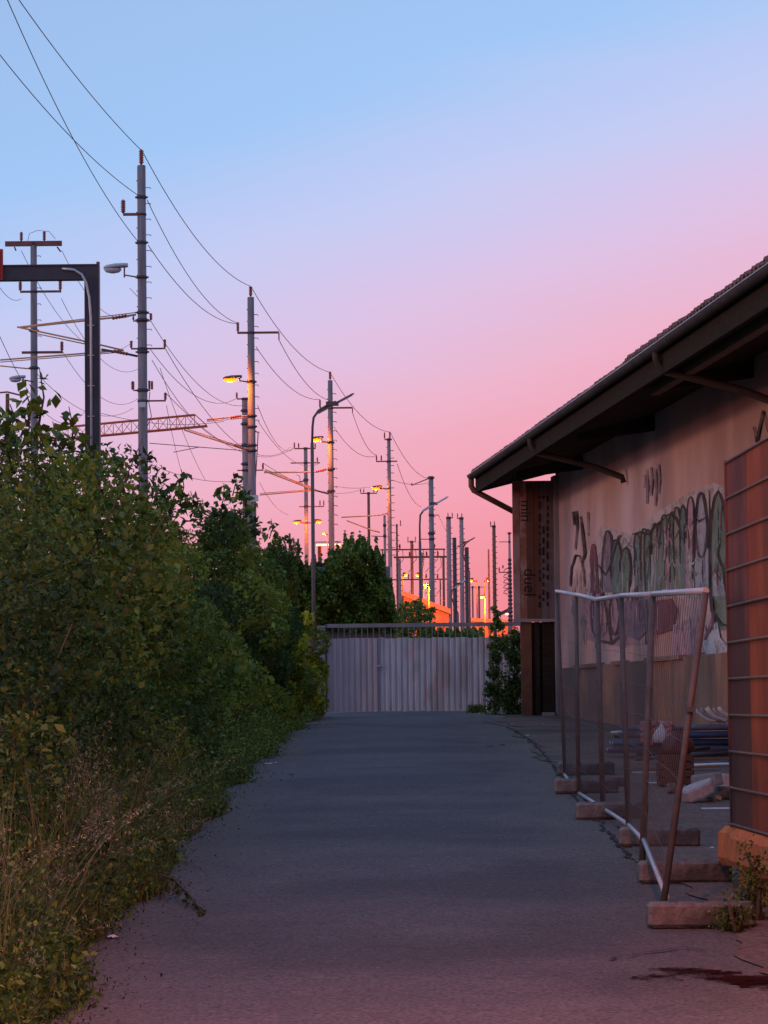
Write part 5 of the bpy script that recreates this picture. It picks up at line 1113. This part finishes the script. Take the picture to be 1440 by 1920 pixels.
# ------------------------------------------------------------------ verge: grass, seed heads, ground leaves
def blades(name, roots, hmin, hmax, w, m, lean, base, seg=4):
    n = len(roots); roots = np.asarray(roots, float); h = RNG.uniform(hmin, hmax, n); an = RNG.uniform(0, 2 * np.pi, n); ln = RNG.uniform(.1, lean, n)
    dirx, diry = np.cos(an), np.sin(an); sx_, sy_ = -np.sin(an + RNG.uniform(-1, 1, n)), np.cos(an)
    V = np.empty((n, seg + 1, 2, 3)); tips = None
    for k in range(seg + 1):
        u = k / seg; cxp = roots[:, 0] + dirx * ln * h * u ** 1.8; cyp = roots[:, 1] + diry * ln * h * u ** 1.8; czp = roots[:, 2] + h * (u - .28 * ln * u ** 3)
        ww = w * (1 - u * .92) * .5
        V[:, k, 0] = np.stack([cxp - sx_ * ww, cyp - sy_ * ww, czp], 1); V[:, k, 1] = np.stack([cxp + sx_ * ww, cyp + sy_ * ww, czp], 1)
    tips = V[:, -1].mean(1); pre = V[:, -2].mean(1)
    V = V.reshape(n, -1, 3) - np.array(base); nv = (seg + 1) * 2
    q = np.array([[2 * k, 2 * k + 1, 2 * k + 3, 2 * k + 2] for k in range(seg)]).reshape(-1)
    idx = (np.arange(n)[:, None] * nv + q[None, :]).reshape(-1).astype(np.int32)
    me = bpy.data.meshes.new(name); me.vertices.add(n * nv); me.vertices.foreach_set('co', V.reshape(-1).astype(np.float32)); me.loops.add(len(idx)); me.loops.foreach_set('vertex_index', idx)
    me.polygons.add(n * seg); me.polygons.foreach_set('loop_start', np.arange(0, len(idx), 4, dtype=np.int32)); me.polygons.foreach_set('loop_total', np.full(n * seg, 4, np.int32))
    at = me.attributes.new('tone', 'FLOAT', 'FACE'); at.data.foreach_set('value', np.repeat(RNG.uniform(0, 1, n), seg).astype(np.float32))
    me.materials.append(m); me.update(calc_edges=True); o = bpy.data.objects.new(name, me); COL.objects.link(o); o.location = base; BASE[o] = Vector(base)
    return o, pre, tips
def verge_x(y): return -1.72 + .09 * math.sin(y * .9) + .06 * math.sin(y * 2.3 + 1) + (.4 * max(0, (y - 55) / 20))
roots = []
for k in range(12000):
    y = 14 + (40 - 14) * rnd.random() ** 1.3; x = verge_x(y) - abs(rnd.gauss(0, .28)) + rnd.uniform(-.02, .07); roots.append((x, y, G(y) - .01))
o, _, _ = blades('verge_grass', roots, .08, .36, .012, L_GRASS, .9, (-2, 30, .6)); tag(o, 'green grass blades along the ragged asphalt edge', 'grass', kind='stuff')
roots = []
for k in range(1800):
    y = 14.2 + 13 * rnd.random() ** 1.2; x = -1.78 - abs(rnd.gauss(0, .45)); roots.append((x, y, G(y) - .01))
o, pre, tips = blades('tall_grass', roots, .5, 1.3, .013, L_GRASS, 1.0, (-2.2, 18, .2), 5); tag(o, 'tall dry grass leaning over the verge at bottom left', 'grass', kind='stuff')
sel = [i for i in range(len(tips)) if RNG.uniform() < .09]; pts = []
for i in sel:
    a = pre[i]; d = tips[i] - pre[i]
    for k in range(70):
        u = RNG.uniform(-.3, 1.6); s_ = .026 * (1.3 - abs(u - .5)); pts.append(a + d * u + RNG.normal(0, s_, 3) - np.array([0, 0, .03 * max(0, u)]))
o = leaf_object('seed_heads', pts, .022, L_SEED, None, (-2.2, 18, .2), up=0, aspect=.2, droop=.5); tag(o, 'feathery pale seed heads of the tall grass', 'grass', kind='stuff')
pts = []
for k in range(42000):
    y = 14 + (69 - 14) * rnd.random() ** 1.25; dx = abs(rnd.gauss(0, .28)); x = verge_x(y) - dx + abs(rnd.gauss(0, .06)) * (1 + math.sin(y * 2.1) * math.sin(y * .8 + 1)); pts.append((x, y, G(y) + .02 + abs(rnd.gauss(0, .10 + .75 * min(dx, .5)))))
o = leaf_object('undergrowth', pts, .045, L_MID, None, (-2, 30, .6), up=.5); tag(o, 'low leafy undergrowth along the foot of the hedge', 'undergrowth', kind='stuff')

pts = []
for k in range(13000):
    y = 14 + 16 * rnd.random() ** 1.2; x = -1.74 - abs(rnd.gauss(0, .5)); pts.append((x, y, G(y) + abs(rnd.gauss(0, .42)) * min(1, .35 + (-1.7 - x) * 1.6)))
o = leaf_object('weeds', pts, .042, L_MID, None, (-2.2, 18, .2), up=.4, aspect=.4); tag(o, 'leafy nettle-like weeds among the tall grass at bottom left', 'weeds', kind='stuff')

pts = []
for k in range(2600):
    y = 14 + 54 * rnd.random() ** 1.3; x = verge_x(y) + abs(rnd.gauss(0, .11)) * rnd.choice((1, 1, 2.2)) - .02; pts.append((x, y, RG(x, y) + .008 + .01 * rnd.random()))
o = leaf_object('fallen_leaves', pts, .026, L_LITTER, None, (-1.7, 30, .6), up=2.0, aspect=.5); tag(o, 'dry leaves and crumbs spilled along the asphalt edge', 'leaf litter', kind='stuff')

# twig lying out over the asphalt
a = PG(296, 1690); tw = MB(); lv = []
main = [a + Vector((0, 0, .18)), PG(326, 1690) + Vector((0, 0, .15)), PG(356, 1702) + Vector((0, 0, .08)), PG(384, 1722) + Vector((0, 0, .02))]
tw.tube(main, [.012, .010, .008, .005], 6)
for k in range(16):
    u = (k + .5) / 16 * 3; i = min(int(u), 2); p0 = main[i].lerp(main[i + 1], u - i); e = p0 + Vector((rnd.uniform(-.02, .05), rnd.uniform(-.3, .05), -rnd.uniform(.05, .14))); e.z = max(e.z, RG(e.x, e.y) + .006)
    tw.tube([p0, p0.lerp(e, .6) + Vector((.01, 0, .005)), e], [.004, .003, .002], 5)
    for _ in range(7): q = p0.lerp(e, rnd.random()); lv.append((q.x + rnd.uniform(-.015, .015), q.y + rnd.uniform(-.015, .015), max(q.z, RG(q.x, q.y) + .01)))
fb = thing('bent_twig', a, 'dark leafy twig reaching out over the asphalt from the verge', 'twig'); tw.build('stem', M_BARK, fb); leaf_object('leaves', lv, .036, L_DARK, fb)

# litter and stones
def litter(px, py, s, label, m, seed, cat='litter', name='paper_scrap'):
    c = PG(px, py); z = RG(c.x, c.y) if c.x > -1.75 else G(c.y); r = random.Random(seed); n = 7; mb = MB(); P0 = [Vector((c.x, c.y, z + .012 + .3 * s * r.random()))] + [Vector((c.x + s * r.uniform(.6, 1.1) * math.cos(2 * math.pi * i / n), c.y + s * r.uniform(.6, 1.4) * math.sin(2 * math.pi * i / n), z + .006 + .25 * s * r.random())) for i in range(n)]
    n0 = len(mb.v); mb.v += P0
    for i in range(n): mb.f.append((n0, n0 + 1 + i, n0 + 1 + (i + 1) % n)); mb.sm.append(False)
    o = mb.build(name, m, base=c); sm = o.modifiers.new('thickness', 'SOLIDIFY'); sm.thickness = .003; tag(o, label, cat); return o
M_PAP = mat('pale_paper', (.5, .47, .5), (.6, .57, .58), 8, .7)
for k, (x, y, s, lab) in enumerate(((500, 1436, .09, 'pale crumpled paper on the verge where the hedge bends'), (522, 1434, .06, 'smaller pale scrap beside the crumpled paper'), (212, 1762, .05, 'white scrap in the grass near the bottom left'), (224, 1728, .03, 'little white wrapper above the grass scrap'), (300, 1640, .03, 'white wrapper just above the leafy twig'), (903, 1341, .09, 'white plastic scrap under the gate shrub'), (962, 1361, .05, 'pale scrap on the asphalt before the plank screen'), (1018, 1361, .03, 'tiny pale scrap nearest the warehouse corner'), (989, 1383, .03, 'tiny white scrap in front of the warehouse corner'), (1336, 1598, .025, 'pale crumb of concrete between the fence feet'))):
    litter(x, y, s, lab, M_PAP, 60 + k)
M_DK = mat('dark_litter', (.03, .03, .03), (.05, .045, .045), 5, .7)
for k, (x, y, s, lab) in enumerate(((506, 1424, .10, 'black flattened bag on the verge by the pale paper'), (622, 1368, .05, 'small dark clod on the road before the gate'), (919, 1404, .06, 'dark clod on the road, nearer the hedge of the pair'), (941, 1402, .05, 'dark clod on the road, nearer the shed of the pair'), (545, 1457, .04, 'dark twig scrap on the asphalt beyond the bag'))):
    litter(x, y, s, lab, M_DK, 80 + k, name='dark_scrap')
# gravel and grit at the fence line
mb = MB()
for k in range(700):
    y = rnd.uniform(15, 66); x = rnd.choice((rnd.gauss(2.35, .35), rnd.gauss(-1.6, .12), rnd.uniform(-1.2, 3.2))); s = rnd.uniform(.004, .012)
    if x > XW(y) - .2: continue
    z = RG(x, y) if x > -1.78 else G(y); c = Vector((x, y, z)); a = rnd.uniform(0, 3)
    b4 = [c + Vector((s * math.cos(a + t), s * math.sin(a + t), 0)) for t in (0, 1.4, 3.0, 4.6)]; tp = c + Vector((rnd.uniform(-.3, .3) * s, rnd.uniform(-.3, .3) * s, s * .8))
    n0 = len(mb.v); mb.v += b4 + [tp]
    for i in range(4): mb.f.append((n0 + i, n0 + (i + 1) % 4, n0 + 4)); mb.sm.append(False)
o = mb.build('gravel', mat('grit', (.12, .105, .10), (.2, .17, .165), 9, .95), base=(1, 30, .6)); tag(o, 'loose grit scattered over the asphalt and along the fence', 'gravel', kind='stuff')

# ------------------------------------------------------------------ added sodium lamp, out of view, to warm the near ground and container
sl = thing('yard_lamp', (3.3, 12.0, G(12)), 'added out-of-view sodium lamp on a steel post, warming the near ground and container', 'street lamp', 'lit sodium yard lamps')
MB().tube([(3.3, 12, 0), (3.3, 12, 3), (3.3, 12, 5.6), (3.1, 12, 6.0), (2.6, 12, 6.2), (.9, 12, 6.3)], [.07, .06, .05, .045, .04, .035], 10).build('post', M_STEEL, sl)
hd = MB().loft([[Vector((x, 12 + math.cos(t) * .14 * w, 6.3 + math.sin(t) * .08 * w)) for t in [2 * math.pi * j / 12 for j in range(12)]] for x, w in ((.95, .5), (.8, 1), (.5, 1), (.25, .55))], True, True).build('lamp_head', M_LAMPG, sl)
MB().loft([[Vector((.6 + math.cos(t) * .2 * k, 12 + math.sin(t) * .10 * k, z)) for t in [2 * math.pi * j / 12 for j in range(12)]] for k, z in ((1, 6.24), (.9, 6.21), (.4, 6.19))], True, True).build('lamp_lens', M_SOD, hd)
l = bpy.data.lights.new('sodium_light', 'POINT'); l.energy = 1600; l.color = (1.0, .22, .06); l.shadow_soft_size = .12
lo = bpy.data.objects.new('sodium_light', l); COL.objects.link(lo); lo.parent = sl; lo.location = Vector((.6, 12, 6.1)) - BASE[sl]
